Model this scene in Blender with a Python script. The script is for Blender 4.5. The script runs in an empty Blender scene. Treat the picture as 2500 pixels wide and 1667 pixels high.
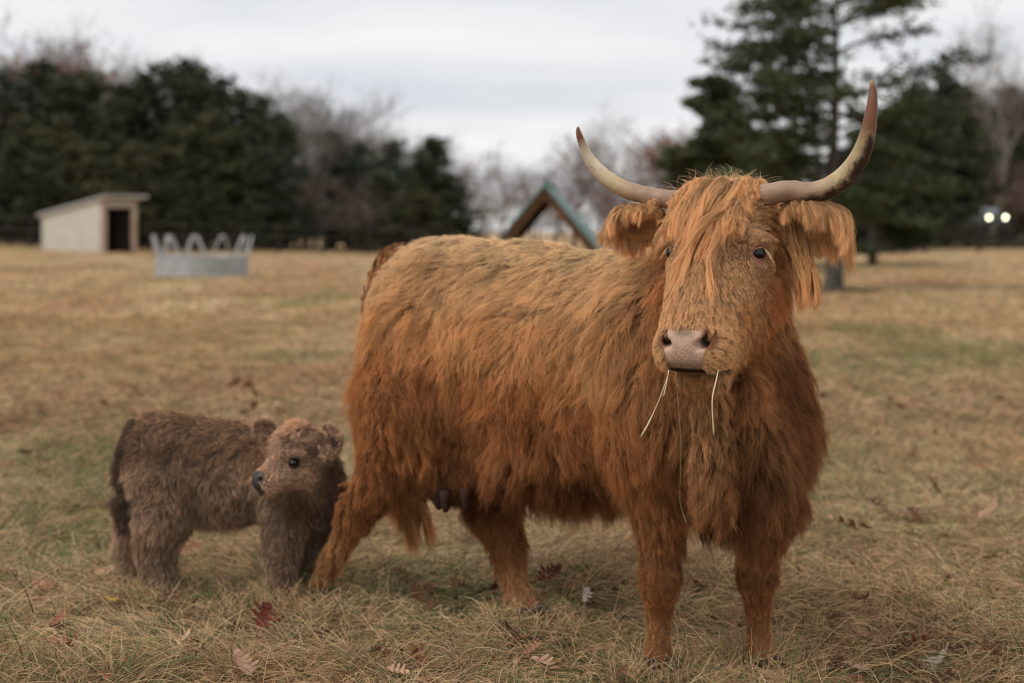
import bpy, bmesh, math, random, os
import numpy as np
from mathutils import Vector, Matrix, kdtree

random.seed(7)
RNG = np.random.default_rng(11)
R = math.radians
sc = bpy.context.scene
C = sc.collection

# ------------------------------------------------------------------ camera, world, sun, exposure
CAM_H, HOR, FPX = 1.2, 560.0, 3472.0
cd = bpy.data.cameras.new("camera")
cam = bpy.data.objects.new("camera", cd)
C.objects.link(cam)
cam.location = (0, 0, CAM_H)
cam.rotation_euler = (R(90), 0, 0)
cd.sensor_width = 36.0
cd.lens = 50.0
cd.shift_y = -(833.5 - HOR) / 2500.0
cd.clip_end = 2000
cd.clip_start = 0.05
cd.dof.use_dof = True
cd.dof.focus_distance = 3.66
cd.dof.aperture_fstop = 2.0
sc.camera = cam


def P(px, py, d):
    """A point at depth d that the photograph shows at pixel (px, py)."""
    return np.array([(px - 1250.0) / FPX * d, d, CAM_H - (py - HOR) / FPX * d])


SUN_EL, SUN_AZ = 52, -115      # from the upper left, slightly behind the camera
wd = bpy.data.worlds.new("World")
sc.world = wd
wd.use_nodes = True
nt = wd.node_tree
nt.nodes.clear()
N = nt.nodes.new
out = N("ShaderNodeOutputWorld")
bg = N("ShaderNodeBackground")
bg.inputs[1].default_value = 0.1
nt.links.new(bg.outputs[0], out.inputs[0])
sky = N("ShaderNodeTexSky")
sky.sky_type = 'NISHITA'
sky.sun_disc = False
sky.sun_elevation = R(SUN_EL)
sky.sun_rotation = R(SUN_AZ)
tc = N("ShaderNodeTexCoord")
sep = N("ShaderNodeSeparateXYZ")
nt.links.new(tc.outputs["Generated"], sep.inputs[0])
zz = N("ShaderNodeMath"); zz.operation = 'ADD'; zz.inputs[1].default_value = 0.10
nt.links.new(sep.outputs[2], zz.inputs[0])
zm = N("ShaderNodeMath"); zm.operation = 'MAXIMUM'; zm.inputs[1].default_value = 0.05
nt.links.new(zz.outputs[0], zm.inputs[0])
dx = N("ShaderNodeMath"); dx.operation = 'DIVIDE'
dy = N("ShaderNodeMath"); dy.operation = 'DIVIDE'
nt.links.new(sep.outputs[0], dx.inputs[0]); nt.links.new(zm.outputs[0], dx.inputs[1])
nt.links.new(sep.outputs[1], dy.inputs[0]); nt.links.new(zm.outputs[0], dy.inputs[1])
cmb = N("ShaderNodeCombineXYZ")
nt.links.new(dx.outputs[0], cmb.inputs[0]); nt.links.new(dy.outputs[0], cmb.inputs[1])
mp = N("ShaderNodeMapping")
mp.inputs["Scale"].default_value = (0.55, 1.05, 1)
mp.inputs["Rotation"].default_value = (0, 0, R(14))
mp.inputs["Location"].default_value = (1.3, 0.4, 0)
nt.links.new(cmb.outputs[0], mp.inputs[0])
nz = N("ShaderNodeTexNoise")
nz.inputs["Scale"].default_value = 1.0
nz.inputs["Detail"].default_value = 5
nz.inputs["Roughness"].default_value = 0.5
nz.inputs["Distortion"].default_value = 0.3
nt.links.new(mp.outputs[0], nz.inputs["Vector"])
cr = N("ShaderNodeValToRGB")
e = cr.color_ramp.elements
e[0].position = 0.30; e[0].color = (0.67, 0.69, 0.735, 1)
e[1].position = 0.62; e[1].color = (0.89, 0.885, 0.87, 1)
m = cr.color_ramp.elements.new(0.46); m.color = (0.78, 0.79, 0.81, 1)
nt.links.new(nz.outputs["Fac"], cr.inputs[0])
mul = N("ShaderNodeVectorMath"); mul.operation = 'SCALE'; mul.inputs["Scale"].default_value = 9.7
nt.links.new(cr.outputs[0], mul.inputs[0])
mx = N("ShaderNodeMix"); mx.data_type = 'RGBA'; mx.inputs[0].default_value = 0.95
nt.links.new(sky.outputs[0], mx.inputs[6]); nt.links.new(mul.outputs[0], mx.inputs[7])
nt.links.new(mx.outputs[2], bg.inputs[0])
wd.cycles.sampling_method = 'MANUAL'
wd.cycles.sample_map_resolution = 512

sl = bpy.data.lights.new("sun", 'SUN')
sl.energy = 1.5
sl.angle = R(18)
sl.color = (1.0, 0.955, 0.89)
so = bpy.data.objects.new("sun", sl)
C.objects.link(so)
az = R(SUN_AZ)
sdv = Vector((math.sin(az) * math.cos(R(SUN_EL)), math.cos(az) * math.cos(R(SUN_EL)), math.sin(R(SUN_EL))))
so.rotation_euler = sdv.to_track_quat('Z', 'Y').to_euler()

sc.view_settings.view_transform = 'Standard'
sc.view_settings.look = 'None'
sc.view_settings.gamma = 1
sc.view_settings.exposure = 0.16
sc.view_settings.use_curve_mapping = False
sc.cycles.use_denoising = True
sc.cycles.max_bounces = 6
sc.cycles.diffuse_bounces = 4
sc.cycles.glossy_bounces = 2
sc.cycles.transparent_max_bounces = 8
sc.cycles.use_adaptive_sampling = False
sc.cycles.pixel_filter_type = 'BLACKMAN_HARRIS'
sc.cycles.filter_width = 1.1
sc.cycles.denoising_prefilter = 'ACCURATE'
sc.cycles_curves.shape = 'RIBBONS'
sc.cycles_curves.subdivisions = 2

# ------------------------------------------------------------------ helpers


def unit(v):
    v = np.asarray(v, float)
    return v / np.maximum(np.linalg.norm(v, axis=-1, keepdims=True), 1e-9)


def sstep(a, b, x):
    t = np.clip((x - a) / (b - a), 0, 1)
    return t * t * (3 - 2 * t)


class VNoise:
    """Smooth value noise on a random lattice, ch channels in -1..1."""

    def __init__(s, seed, ch=1, n=32):
        s.n = n
        s.t = np.random.default_rng(seed).uniform(-1, 1, (n, n, n, ch)).astype(np.float32)

    def __call__(s, p):
        p = np.asarray(p, float)
        i = np.floor(p).astype(int)
        f = (p - i)
        f = f * f * (3 - 2 * f)
        i0 = i % s.n
        i1 = (i + 1) % s.n
        o = 0
        for a in (0, 1):
            for b in (0, 1):
                for c in (0, 1):
                    w = (f[:, 0] if a else 1 - f[:, 0]) * (f[:, 1] if b else 1 - f[:, 1]) * (f[:, 2] if c else 1 - f[:, 2])
                    o = o + w[:, None] * s.t[(i1 if a else i0)[:, 0], (i1 if b else i0)[:, 1], (i1 if c else i0)[:, 2]]
        return o


NZ1 = VNoise(1, 1)
NZ3 = VNoise(2, 3)


def fbm(p, sc_, oct_=3):
    o, a = 0, 1.0
    for k in range(oct_):
        o = o + a * NZ1(p * sc_ * 2 ** k + 7.3 * k)[:, 0]
        a *= 0.5
    return o / 1.75


def tag(o, label=None, cat=None, group=None, kind=None):
    if label: o["label"] = label
    if cat: o["category"] = cat
    if group: o["group"] = group
    if kind: o["kind"] = kind
    return o


def link(name, data, parent=None):
    o = bpy.data.objects.new(name, data)
    C.objects.link(o)
    if parent is not None:
        o.parent = parent
        o.matrix_parent_inverse = parent.matrix_world.inverted() if parent.type != 'EMPTY' or True else Matrix()
    return o


def empty(name, loc, label=None, cat=None, group=None):
    o = bpy.data.objects.new(name, None)
    o.location = loc
    C.objects.link(o)
    o.matrix_world = Matrix.Translation(Vector(loc))
    tag(o, label, cat, group)
    return o


def mesh_from(name, V, F, mat, smooth=True):
    me = bpy.data.meshes.new(name)
    V = np.asarray(V, np.float32)
    if isinstance(F, np.ndarray):
        k = F.shape[1]
        me.vertices.add(len(V)); me.vertices.foreach_set("co", V.ravel())
        me.loops.add(F.size); me.loops.foreach_set("vertex_index", F.astype(np.int32).ravel())
        me.polygons.add(len(F)); me.polygons.foreach_set("loop_start", np.arange(0, F.size, k, dtype=np.int32))
        me.update(calc_edges=True)
        me.validate()
    else:
        me.from_pydata(V.tolist(), [], F)
        me.update()
    if smooth:
        me.polygons.foreach_set("use_smooth", np.ones(len(me.polygons), bool))
    if mat is not None:
        me.materials.append(mat)
    return me


def vcol(me, name, col):
    a = me.attributes.new(name, 'FLOAT_COLOR', 'POINT')
    col = np.asarray(col, np.float32)
    if col.shape[1] == 3:
        col = np.hstack([col, np.ones((len(col), 1), np.float32)])
    a.data.foreach_set("color", col.ravel())


class MB:
    """Collects simple solids into one mesh."""

    def __init__(s):
        s.V, s.F, s.n = [], [], 0

    def add(s, V, F):
        s.V.append(np.asarray(V, float))
        s.F += [tuple(i + s.n for i in f) for f in F]
        s.n += len(V)
        return s

    def box(s, c, size, rz=0.0, ax=None):
        h = np.array(size) / 2
        v = np.array([[x, y, z] for x in (-1, 1) for y in (-1, 1) for z in (-1, 1)]) * h
        if ax is not None:
            v = v @ np.array(ax)
        else:
            cs, sn = math.cos(rz), math.sin(rz)
            v = v @ np.array([[cs, sn, 0], [-sn, cs, 0], [0, 0, 1]])
        return s.add(v + np.array(c), [(0, 1, 3, 2), (4, 6, 7, 5), (0, 4, 5, 1), (2, 3, 7, 6), (0, 2, 6, 4), (1, 5, 7, 3)])

    def hexa(s, v8):
        """8 corners: bottom ring 0-3, top ring 4-7."""
        return s.add(v8, [(3, 2, 1, 0), (4, 5, 6, 7), (0, 1, 5, 4), (1, 2, 6, 5), (2, 3, 7, 6), (3, 0, 4, 7)])

    def tube(s, pts, rad, n=8, cap=True):
        pts = np.asarray(pts, float)
        rad = np.broadcast_to(np.asarray(rad, float), (len(pts),))
        T = unit(np.gradient(pts, axis=0))
        u = np.cross(T[0], [0, 0, 1.0])
        if np.linalg.norm(u) < 0.1: u = np.cross(T[0], [1.0, 0, 0])
        u = unit(u)
        V = []
        ang = np.arange(n) * 2 * math.pi / n
        for i in range(len(pts)):
            u = unit(u - T[i] * np.dot(u, T[i]))
            w = np.cross(T[i], u)
            V.append(pts[i] + rad[i] * (np.cos(ang)[:, None] * u + np.sin(ang)[:, None] * w))
        V = np.concatenate(V)
        F = []
        for i in range(len(pts) - 1):
            for k in range(n):
                k2 = (k + 1) % n
                F.append((i * n + k, i * n + k2, (i + 1) * n + k2, (i + 1) * n + k))
        if cap:
            F.append(tuple(range(n))[::-1])
            F.append(tuple((len(pts) - 1) * n + k for k in range(n)))
        return s.add(V, F)

    def build(s, name, mat, parent=None, smooth=False):
        me = mesh_from(name, np.concatenate(s.V), s.F, mat, smooth)
        return link(name, me, parent)


def crom(pts, n):
    """Catmull-Rom through pts (any width), n samples."""
    pts = np.asarray(pts, float)
    p = np.vstack([2 * pts[0] - pts[1], pts, 2 * pts[-1] - pts[-2]])
    t = np.linspace(0, len(pts) - 1 - 1e-6, n)
    i = t.astype(int)
    f = (t - i)[:, None]
    a, b, c, d = p[i], p[i + 1], p[i + 2], p[i + 3]
    return 0.5 * (2 * b + (c - a) * f + (2 * a - 5 * b + 4 * c - d) * f ** 2 + (3 * b - a - 3 * c + d) * f ** 3)


# ------------------------------------------------------------------ materials
def mat(name, col=(0.5, 0.5, 0.5), rough=0.8, metal=0.0, spec=0.5, noise=None, bump=0.0, attr=None, emit=None):
    """Principled material; noise = (scale, colour2, sharpness) mixes a second colour by a noise in object space."""
    m_ = bpy.data.materials.new(name)
    m_.use_nodes = True
    t = m_.node_tree
    b = t.nodes["Principled BSDF"]
    b.inputs["Roughness"].default_value = rough
    b.inputs["Metallic"].default_value = metal
    b.inputs["Specular IOR Level"].default_value = spec
    b.inputs["Base Color"].default_value = (*col, 1)
    src = None
    if attr:
        a = t.nodes.new("ShaderNodeAttribute")
        a.attribute_name = attr
        src = a.outputs["Color"]
    if noise or bump:
        co = t.nodes.new("ShaderNodeTexCoord")
        n_ = t.nodes.new("ShaderNodeTexNoise")
        n_.inputs["Scale"].default_value = noise[0] if noise else 30
        n_.inputs["Detail"].default_value = 6
        n_.inputs["Roughness"].default_value = 0.62
        t.links.new(co.outputs["Object"], n_.inputs["Vector"])
        if noise:
            r_ = t.nodes.new("ShaderNodeMapRange")
            k = noise[2] if len(noise) > 2 else 0.15
            r_.inputs["From Min"].default_value = 0.5 - k
            r_.inputs["From Max"].default_value = 0.5 + k
            t.links.new(n_.outputs["Fac"], r_.inputs["Value"])
            x = t.nodes.new("ShaderNodeMix")
            x.data_type = 'RGBA'
            x.inputs[6].default_value = (*col, 1)
            x.inputs[7].default_value = (*noise[1], 1)
            t.links.new(r_.outputs[0], x.inputs[0])
            if src is not None:
                y = t.nodes.new("ShaderNodeMix"); y.data_type = 'RGBA'; y.blend_type = 'MULTIPLY'
                y.inputs[0].default_value = 1
                t.links.new(src, y.inputs[6]); t.links.new(x.outputs[2], y.inputs[7])
                src = y.outputs[2]
            else:
                src = x.outputs[2]
        if bump:
            bp = t.nodes.new("ShaderNodeBump")
            bp.inputs["Strength"].default_value = bump
            bp.inputs["Distance"].default_value = 0.01
            t.links.new(n_.outputs["Fac"], bp.inputs["Height"])
            t.links.new(bp.outputs[0], b.inputs["Normal"])
    if src is not None:
        t.links.new(src, b.inputs["Base Color"])
    if emit:
        b.inputs["Emission Color"].default_value = (*emit[0], 1)
        b.inputs["Emission Strength"].default_value = emit[1]
    return m_


def hair_mat(name, rootk=0.62, rough=0.45, spec=0.35, trans=0.25, tip=1.12):
    """Strand material: colour from the strand's own tint attribute, darker towards the root of the fibre."""
    m_ = bpy.data.materials.new(name)
    m_.use_nodes = True
    t = m_.node_tree
    b = t.nodes["Principled BSDF"]
    b.inputs["Roughness"].default_value = rough
    b.inputs["Specular IOR Level"].default_value = spec
    a = t.nodes.new("ShaderNodeAttribute"); a.attribute_name = "tint"
    h = t.nodes.new("ShaderNodeHairInfo")
    r_ = t.nodes.new("ShaderNodeMapRange")
    r_.inputs["To Min"].default_value = rootk  # root darkening also paints shade between strands into their colour
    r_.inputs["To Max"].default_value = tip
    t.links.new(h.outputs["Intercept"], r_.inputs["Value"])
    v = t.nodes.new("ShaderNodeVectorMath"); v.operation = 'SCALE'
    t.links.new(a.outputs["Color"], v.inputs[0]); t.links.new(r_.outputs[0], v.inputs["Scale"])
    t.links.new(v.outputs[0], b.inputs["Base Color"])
    if trans:
        tr = t.nodes.new("ShaderNodeBsdfTranslucent")
        t.links.new(v.outputs[0], tr.inputs[0])
        mx_ = t.nodes.new("ShaderNodeMixShader"); mx_.inputs[0].default_value = trans
        t.links.new(b.outputs[0], mx_.inputs[1]); t.links.new(tr.outputs[0], mx_.inputs[2])
        t.links.new(mx_.outputs[0], t.nodes["Material Output"].inputs[0])
    return m_


def satclip(c, hi=0.9):
    c = np.maximum(c, 0.01)
    return c * np.minimum(1, hi / c.max(1, keepdims=True))


def make_hair(name, pts, rad, tint, mat_, parent=None):
    """pts (n,k,3), rad (n,k) or (k,), tint (n,3): one hair-curves object."""
    n, k, _ = pts.shape
    h = bpy.data.hair_curves.new(name)
    h.add_curves([k] * n)
    h.attributes["position"].data.foreach_set("vector", pts.astype(np.float32).ravel())
    ra = h.attributes.get("radius") or h.attributes.new("radius", 'FLOAT', 'POINT')
    ra.data.foreach_set("value", np.broadcast_to(rad, (n, k)).astype(np.float32).ravel())
    ta = h.attributes.new("tint", 'FLOAT_COLOR', 'CURVE')
    ta.data.foreach_set("color", np.hstack([tint, np.ones((n, 1))]).astype(np.float32).ravel())
    h.materials.append(mat_)
    h.update_tag()
    return link(name, h, parent)


# ------------------------------------------------------------------ implicit modelling
class Field:
    def __init__(s, xs, ys, zs):
        s.ax = [np.asarray(a, np.float64) for a in (xs, ys, zs)]
        s.D = np.full([len(a) for a in s.ax], 0.4, np.float32)

    def _sub(s, lo, hi):
        sl_ = []
        for a, l, h in zip(s.ax, lo, hi):
            i = max(int(np.searchsorted(a, l)) - 1, 0)
            j = min(int(np.searchsorted(a, h)) + 1, len(a))
            if j <= i: return None
            sl_.append(slice(i, j))
        g = np.meshgrid(*[a[q] for a, q in zip(s.ax, sl_)], indexing='ij')
        return tuple(sl_), np.stack(g, -1).astype(np.float32)

    def op(s, f, lo, hi, k, sub=False, band=0.14):
        pad = (0.02 if sub else band) + k
        r = s._sub(np.array(lo) - pad, np.array(hi) + pad)
        if r is None: return
        q, G = r
        b = f(G)
        a = s.D[q]
        if sub:
            b = -b
            h = np.clip(0.5 - 0.5 * (b - a) / k, 0, 1)
            s.D[q] = b * (1 - h) + a * h + k * h * (1 - h)
            s.D[q] = np.maximum(s.D[q], a)
        else:
            h = np.clip(0.5 + 0.5 * (b - a) / k, 0, 1)
            s.D[q] = b + (a - b) * h - k * h * (1 - h)

    def cone(s, a, b, ra, rb, k=0.04, sub=False):
        a, b = np.asarray(a, np.float32), np.asarray(b, np.float32)
        ba = b - a
        L2 = float(ba @ ba) + 1e-9
        def f(G):
            t = np.clip(((G - a) @ ba) / L2, 0, 1)
            return np.linalg.norm(G - a - t[..., None] * ba, axis=-1) - (ra + t * (rb - ra))
        r = max(ra, rb)
        s.op(f, np.minimum(a, b) - r, np.maximum(a, b) + r, k, sub)

    def ell(s, c, rad, k=0.05, ax=None, sub=False):
        c = np.asarray(c, np.float32)
        A = np.eye(3, dtype=np.float32) if ax is None else np.asarray(ax, np.float32)   # rows: local axes
        rad = np.asarray(rad, np.float32)
        def f(G):
            q = (G - c) @ A.T
            k0 = np.linalg.norm(q / rad, axis=-1)
            k1 = np.linalg.norm(q / rad ** 2, axis=-1)
            return k0 * (k0 - 1) / np.maximum(k1, 1e-6)
        m_ = np.abs(A.T) @ rad
        s.op(f, c - m_, c + m_, k, sub)

    def sample(s, p):
        idx = [np.interp(p[:, i], s.ax[i], np.arange(len(s.ax[i]))) for i in range(3)]
        i0 = [np.minimum(v.astype(int), len(a) - 2) for v, a in zip(idx, s.ax)]
        f = [v - i for v, i in zip(idx, i0)]
        o = 0
        for a in (0, 1):
            for b in (0, 1):
                for c in (0, 1):
                    w = (f[0] if a else 1 - f[0]) * (f[1] if b else 1 - f[1]) * (f[2] if c else 1 - f[2])
                    o = o + w * s.D[i0[0] + a, i0[1] + b, i0[2] + c]
        return o

    def grad(s, p, e_=0.008):
        g = np.zeros_like(p)
        for i in range(3):
            d = np.zeros(3); d[i] = e_
            g[:, i] = s.sample(p + d) - s.sample(p - d)
        return unit(g)

    def mesh(s):
        """Surface nets on the rectilinear grid; quads."""
        D = s.D
        S = D < 0
        nx, ny, nz_ = D.shape
        c = np.zeros((nx - 1, ny - 1, nz_ - 1), np.int8)
        for a in (0, 1):
            for b in (0, 1):
                for d in (0, 1):
                    c += S[a:nx - 1 + a, b:ny - 1 + b, d:nz_ - 1 + d]
        act = np.argwhere((c > 0) & (c < 8))
        vid = np.full(c.shape, -1, np.int64)
        vid[tuple(act.T)] = np.arange(len(act))
        X, Y, Z = s.ax
        acc = np.zeros((len(act), 3)); cnt = np.zeros(len(act))
        corners = [(a, b, d) for a in (0, 1) for b in (0, 1) for d in (0, 1)]
        for u in corners:
            for w in corners:
                if sum(abs(p_ - q_) for p_, q_ in zip(u, w)) != 1 or u > w: continue
                iu = act + np.array(u); iw = act + np.array(w)
                du = D[tuple(iu.T)]; dw = D[tuple(iw.T)]
                cr_ = (du < 0) != (dw < 0)
                t = np.where(cr_, du / np.where(cr_, du - dw, 1), 0)[:, None]
                pu = np.stack([X[iu[:, 0]], Y[iu[:, 1]], Z[iu[:, 2]]], 1)
                pw = np.stack([X[iw[:, 0]], Y[iw[:, 1]], Z[iw[:, 2]]], 1)
                acc += np.where(cr_[:, None], pu + t * (pw - pu), 0); cnt += cr_
        V = acc / cnt[:, None]
        Q = []
        for axis in range(3):
            sl0 = [slice(None)] * 3; sl1 = [slice(None)] * 3
            sl0[axis] = slice(0, -1); sl1[axis] = slice(1, None)
            a, b = S[tuple(sl0)], S[tuple(sl1)]
            e_ = np.argwhere(a != b)
            o1, o2 = [(1, 2), (2, 0), (0, 1)][axis]
            ok = (e_[:, o1] > 0) & (e_[:, o2] > 0) & (e_[:, o1] < D.shape[o1] - 1) & (e_[:, o2] < D.shape[o2] - 1)
            e_ = e_[ok]
            fl = a[tuple(e_.T)]
            def at_(d1, d2):
                q = e_.copy(); q[:, o1] += d1; q[:, o2] += d2
                return vid[tuple(q.T)]
            q = np.stack([at_(-1, -1), at_(0, -1), at_(0, 0), at_(-1, 0)], 1)
            q[~fl] = q[~fl][:, ::-1]
            Q.append(q)
        return V, np.concatenate(Q)


def var_axis(lo, hi, flo, fhi, coarse, fine):
    a = [lo]
    while a[-1] < hi:
        x = a[-1]
        d = 0 if flo <= x <= fhi else min(abs(x - flo), abs(x - fhi))
        a.append(x + min(coarse, fine + d * 0.12))
    return np.array(a)


def sample_surface(V, F, n, weight=None):
    """n random points on quads, area weighted times weight(centre)."""
    T = np.concatenate([F[:, [0, 1, 2]], F[:, [0, 2, 3]]]) if F.shape[1] == 4 else F
    a, b, c = V[T[:, 0]], V[T[:, 1]], V[T[:, 2]]
    nr = np.cross(b - a, c - a)
    ar = np.linalg.norm(nr, axis=1)
    w = ar.copy()
    if weight is not None:
        w = w * weight((a + b + c) / 3, unit(nr))
    i = RNG.choice(len(T), n, p=w / w.sum())
    u = np.sqrt(RNG.random(n))[:, None]; v = RNG.random(n)[:, None]
    return (1 - u) * a[i] + u * (1 - v) * b[i] + u * v * c[i]


class Groom:
    """Directions, lengths and colours spread from anchors by inverse distance."""

    def __init__(s, rows, names):
        s.pos = np.array([r[0] for r in rows], float)
        s.val = np.array([np.concatenate([np.atleast_1d(x) for x in r[1:]]) for r in rows], float)

    def __call__(s, p, power=2.2):
        o = np.zeros((len(p), s.val.shape[1]))
        for i in range(0, len(p), 40000):
            q = p[i:i + 40000]
            d2 = ((q[:, None, :] - s.pos[None]) ** 2).sum(-1) + 4e-4
            w = d2 ** -power
            o[i:i + 40000] = (w @ s.val) / w.sum(1, keepdims=True)
        return o


def grow(field, roots, d0, length, K, grav, curl, lift, offset, seed, freq=9.0, wave=None):
    """Grow one curve per root outside the field's surface. Returns (n,K,3)."""
    n = len(roots)
    nrm = field.grad(roots)
    d = d0 - nrm * (d0 * nrm).sum(1, keepdims=True)
    d = unit(unit(d) + nrm * lift[:, None])
    p = roots.copy()
    out_ = [p.copy()]
    nz_ = VNoise(seed, 3)
    st = (length / (K - 1))[:, None]
    g = np.array([0, 0, -1.0])
    for k in range(1, K):
        t = k / (K - 1)
        d = unit(d + grav[:, None] * g + curl[:, None] * nz_(p * freq + k * 0.35))
        p = p + d * st
        sd = field.sample(p)
        off = offset * min(1.0, t * 3)
        near = sd < off
        if near.any():
            gr = field.grad(p[near])
            push = (off - sd)[near][:, None]
            p[near] += gr * np.minimum(push, 0.05)
            dn = d[near]
            into = (dn * gr).sum(1, keepdims=True)
            d[near] = unit(dn - gr * np.minimum(into, 0) * 0.9)
        out_.append(p.copy())
    return np.stack(out_, 1)


def derive(roots, proots, pcurves, clump, spread, seed, pv=None, prof=1.6, lenvar=0.15, wave=0.0, waven=2.0, stray=0.0):
    """Child strands from the nearest parent: same shape, drawn together towards the tip."""
    rg = np.random.default_rng(seed)
    kd = kdtree.KDTree(len(proots))
    for i, q in enumerate(proots.tolist()): kd.insert(q, i)
    kd.balance()
    idx = np.array([kd.find(q)[1] for q in roots.tolist()])
    base = pcurves[idx]
    n, K, _ = base.shape
    t = np.linspace(0, 1, K)
    off = roots - base[:, 0]
    cl = (np.asarray(clump) if np.ndim(clump) else np.full(n, clump))
    cl = cl * rg.uniform(0.75, 1.1, n)
    cl = np.clip(cl, 0, 0.97)
    st_ = rg.random(n) < stray
    cl = np.where(st_, cl * 0.15, cl)
    s_ = 1 - cl[:, None] * (t[None] ** (1 / prof))
    L = 1 - lenvar * rg.random(n) ** 1.5
    ti = t[None] * L[:, None] * (K - 1)
    i0 = np.minimum(ti.astype(int), K - 2)
    f = (ti - i0)[..., None]
    ar = np.arange(n)[:, None]
    rel = base[ar, i0] * (1 - f) + base[ar, i0 + 1] * f - base[:, :1]
    c = roots[:, None] + rel + off[:, None] * (s_ - 1)[..., None]
    sp = rg.normal(0, 1, (n, 1, 3)) * np.asarray(spread).reshape(-1, 1, 1) * (t[None, :, None] ** 1.3)
    c = c + sp * np.where(st_, 3.0, 1.0)[:, None, None]
    if np.ndim(wave) or wave > 0:
        wave = np.where(st_, 2.5, 1.0) * wave
        T = unit(np.gradient(c, axis=1))
        u = unit(np.cross(T, rg.normal(0, 1, (n, 1, 3))))
        v = np.cross(T, u)
        ph = rg.uniform(0, 6.28, (n, 1)); fr = waven * rg.uniform(0.7, 1.3, (n, 1))
        A = (np.asarray(wave).reshape(-1, 1) * np.ones((n, 1)) * rg.uniform(0.3, 1.2, (n, 1))) * np.minimum(t[None] * 3, 1)
        c = c + u * (A * np.sin(ph + 6.28 * fr * t[None]))[..., None] + v * (A * np.cos(ph + 6.28 * fr * t[None]))[..., None] - 0
        c[:, 0] = roots
    return c, idx


def taper(K, r0, tip=0.15, start=0.5):
    t = np.linspace(0, 1, K)
    return r0 * np.where(t < start, 1, 1 - (1 - tip) * ((t - start) / (1 - start)))

# ------------------------------------------------------------------ terrain
TN2 = VNoise(31, 1)


def height(x, y):
    x = np.asarray(x, float); y = np.asarray(y, float)
    p = np.stack([x, y, 0 * x], -1).reshape(-1, 3)
    nearf = sstep(60, 12, y.ravel())
    b_ = 0.022 * TN2(p * 1.7)[:, 0] + 0.010 * TN2(p * 6.1 + 3)[:, 0]
    mid = 0.05 * TN2(p * 0.33 + 9)[:, 0] * sstep(7, 14, y.ravel())
    h = b_ * (0.3 + 0.7 * nearf) + mid
    # the meadow sits a little lower than the shelter pads; dip under the calf
    h = h - 0.050
    h = h - 0.012 * np.exp(-(((x.ravel() + 1.0) / 0.75) ** 2 + ((y.ravel() - 4.95) / 0.6) ** 2))
    X, Y = x.ravel(), y.ravel()
    az_ = X / np.maximum(Y, 1)
    far = sstep(28, 75, Y)
    rise = np.interp(az_, [-0.40, -0.30, -0.2, -0.1, 0.0, 0.1, 0.2, 0.30, 0.40], [0.80, 0.55, 0.30, 0.10, 0.0, 0.0, 0.25, 0.35, 0.4])
    h = h + far * rise + 0.35 * rise * sstep(60, 130, Y)
    return h.reshape(x.shape)


def gcol(x, y):
    """Grass colour by place: dry tan, reddish straw and green patches."""
    p = np.stack([x, y, 0 * x], -1)
    p2 = p * np.array([1, 0.55, 1])
    a = fbm(p2, 0.55, 3) * 0.9
    g_ = fbm(p2 + 31, 0.62, 4)
    r_ = fbm(p2 + 77, 0.5, 4)
    tan = np.array([0.56, 0.385, 0.215]); pale = np.array([0.68, 0.50, 0.31]); red = np.array([0.46, 0.235, 0.130]); green = np.array([0.27, 0.235, 0.105])
    c = tan[None] + (pale - tan)[None] * sstep(-0.1, 0.5, a)[:, None]
    c = c + (red - c) * (0.65 * sstep(0.02, 0.45, r_))[:, None]
    c = c + (green - c) * (0.50 * sstep(0.14, 0.55, g_))[:, None]
    return c, sstep(0.10, 0.60, g_)


def axis_g(lo, hi, f0, f1, fine, grow_):
    a = [f0]
    while a[-1] < f1: a.append(a[-1] + fine)
    d = fine
    while a[-1] < hi: d *= grow_; a.append(a[-1] + d)
    b_ = [f0]; d = fine
    while b_[-1] > lo: d *= grow_; b_.append(b_[-1] - d)
    return np.array(b_[:0:-1] + a)


gx = axis_g(-450, 450, -2.2, 2.2, 0.035, 1.06)
gy = axis_g(-60, 700, 3.0, 7.5, 0.035, 1.035)
GX, GY = np.meshgrid(gx, gy, indexing='ij')
GZ = height(GX, GY)
V = np.stack([GX.ravel(), GY.ravel(), GZ.ravel()], 1)
nx_, ny_ = GX.shape
ii = (np.arange(nx_ - 1)[:, None] * ny_ + np.arange(ny_ - 1)[None]).ravel()
Fg = np.stack([ii, ii + ny_, ii + ny_ + 1, ii + 1], 1)
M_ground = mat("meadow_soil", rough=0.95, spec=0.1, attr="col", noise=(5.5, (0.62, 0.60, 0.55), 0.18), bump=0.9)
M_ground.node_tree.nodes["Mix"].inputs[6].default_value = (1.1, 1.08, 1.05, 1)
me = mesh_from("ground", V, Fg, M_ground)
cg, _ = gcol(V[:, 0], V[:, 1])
nearw = sstep(16, 6, V[:, 1])[:, None] * (V[:, 1] > 0)[:, None]  # near ground darkened: shade in the gaps between blades put into its colour
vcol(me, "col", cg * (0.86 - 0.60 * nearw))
tag(link("ground", me), kind="structure")


def gz(x, y): return float(height(np.array([x]), np.array([y]))[0])


# ------------------------------------------------------------------ grass
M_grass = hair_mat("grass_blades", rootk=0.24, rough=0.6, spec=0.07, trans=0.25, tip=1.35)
GK = float(os.environ.get("GRASSK", "1"))


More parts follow.
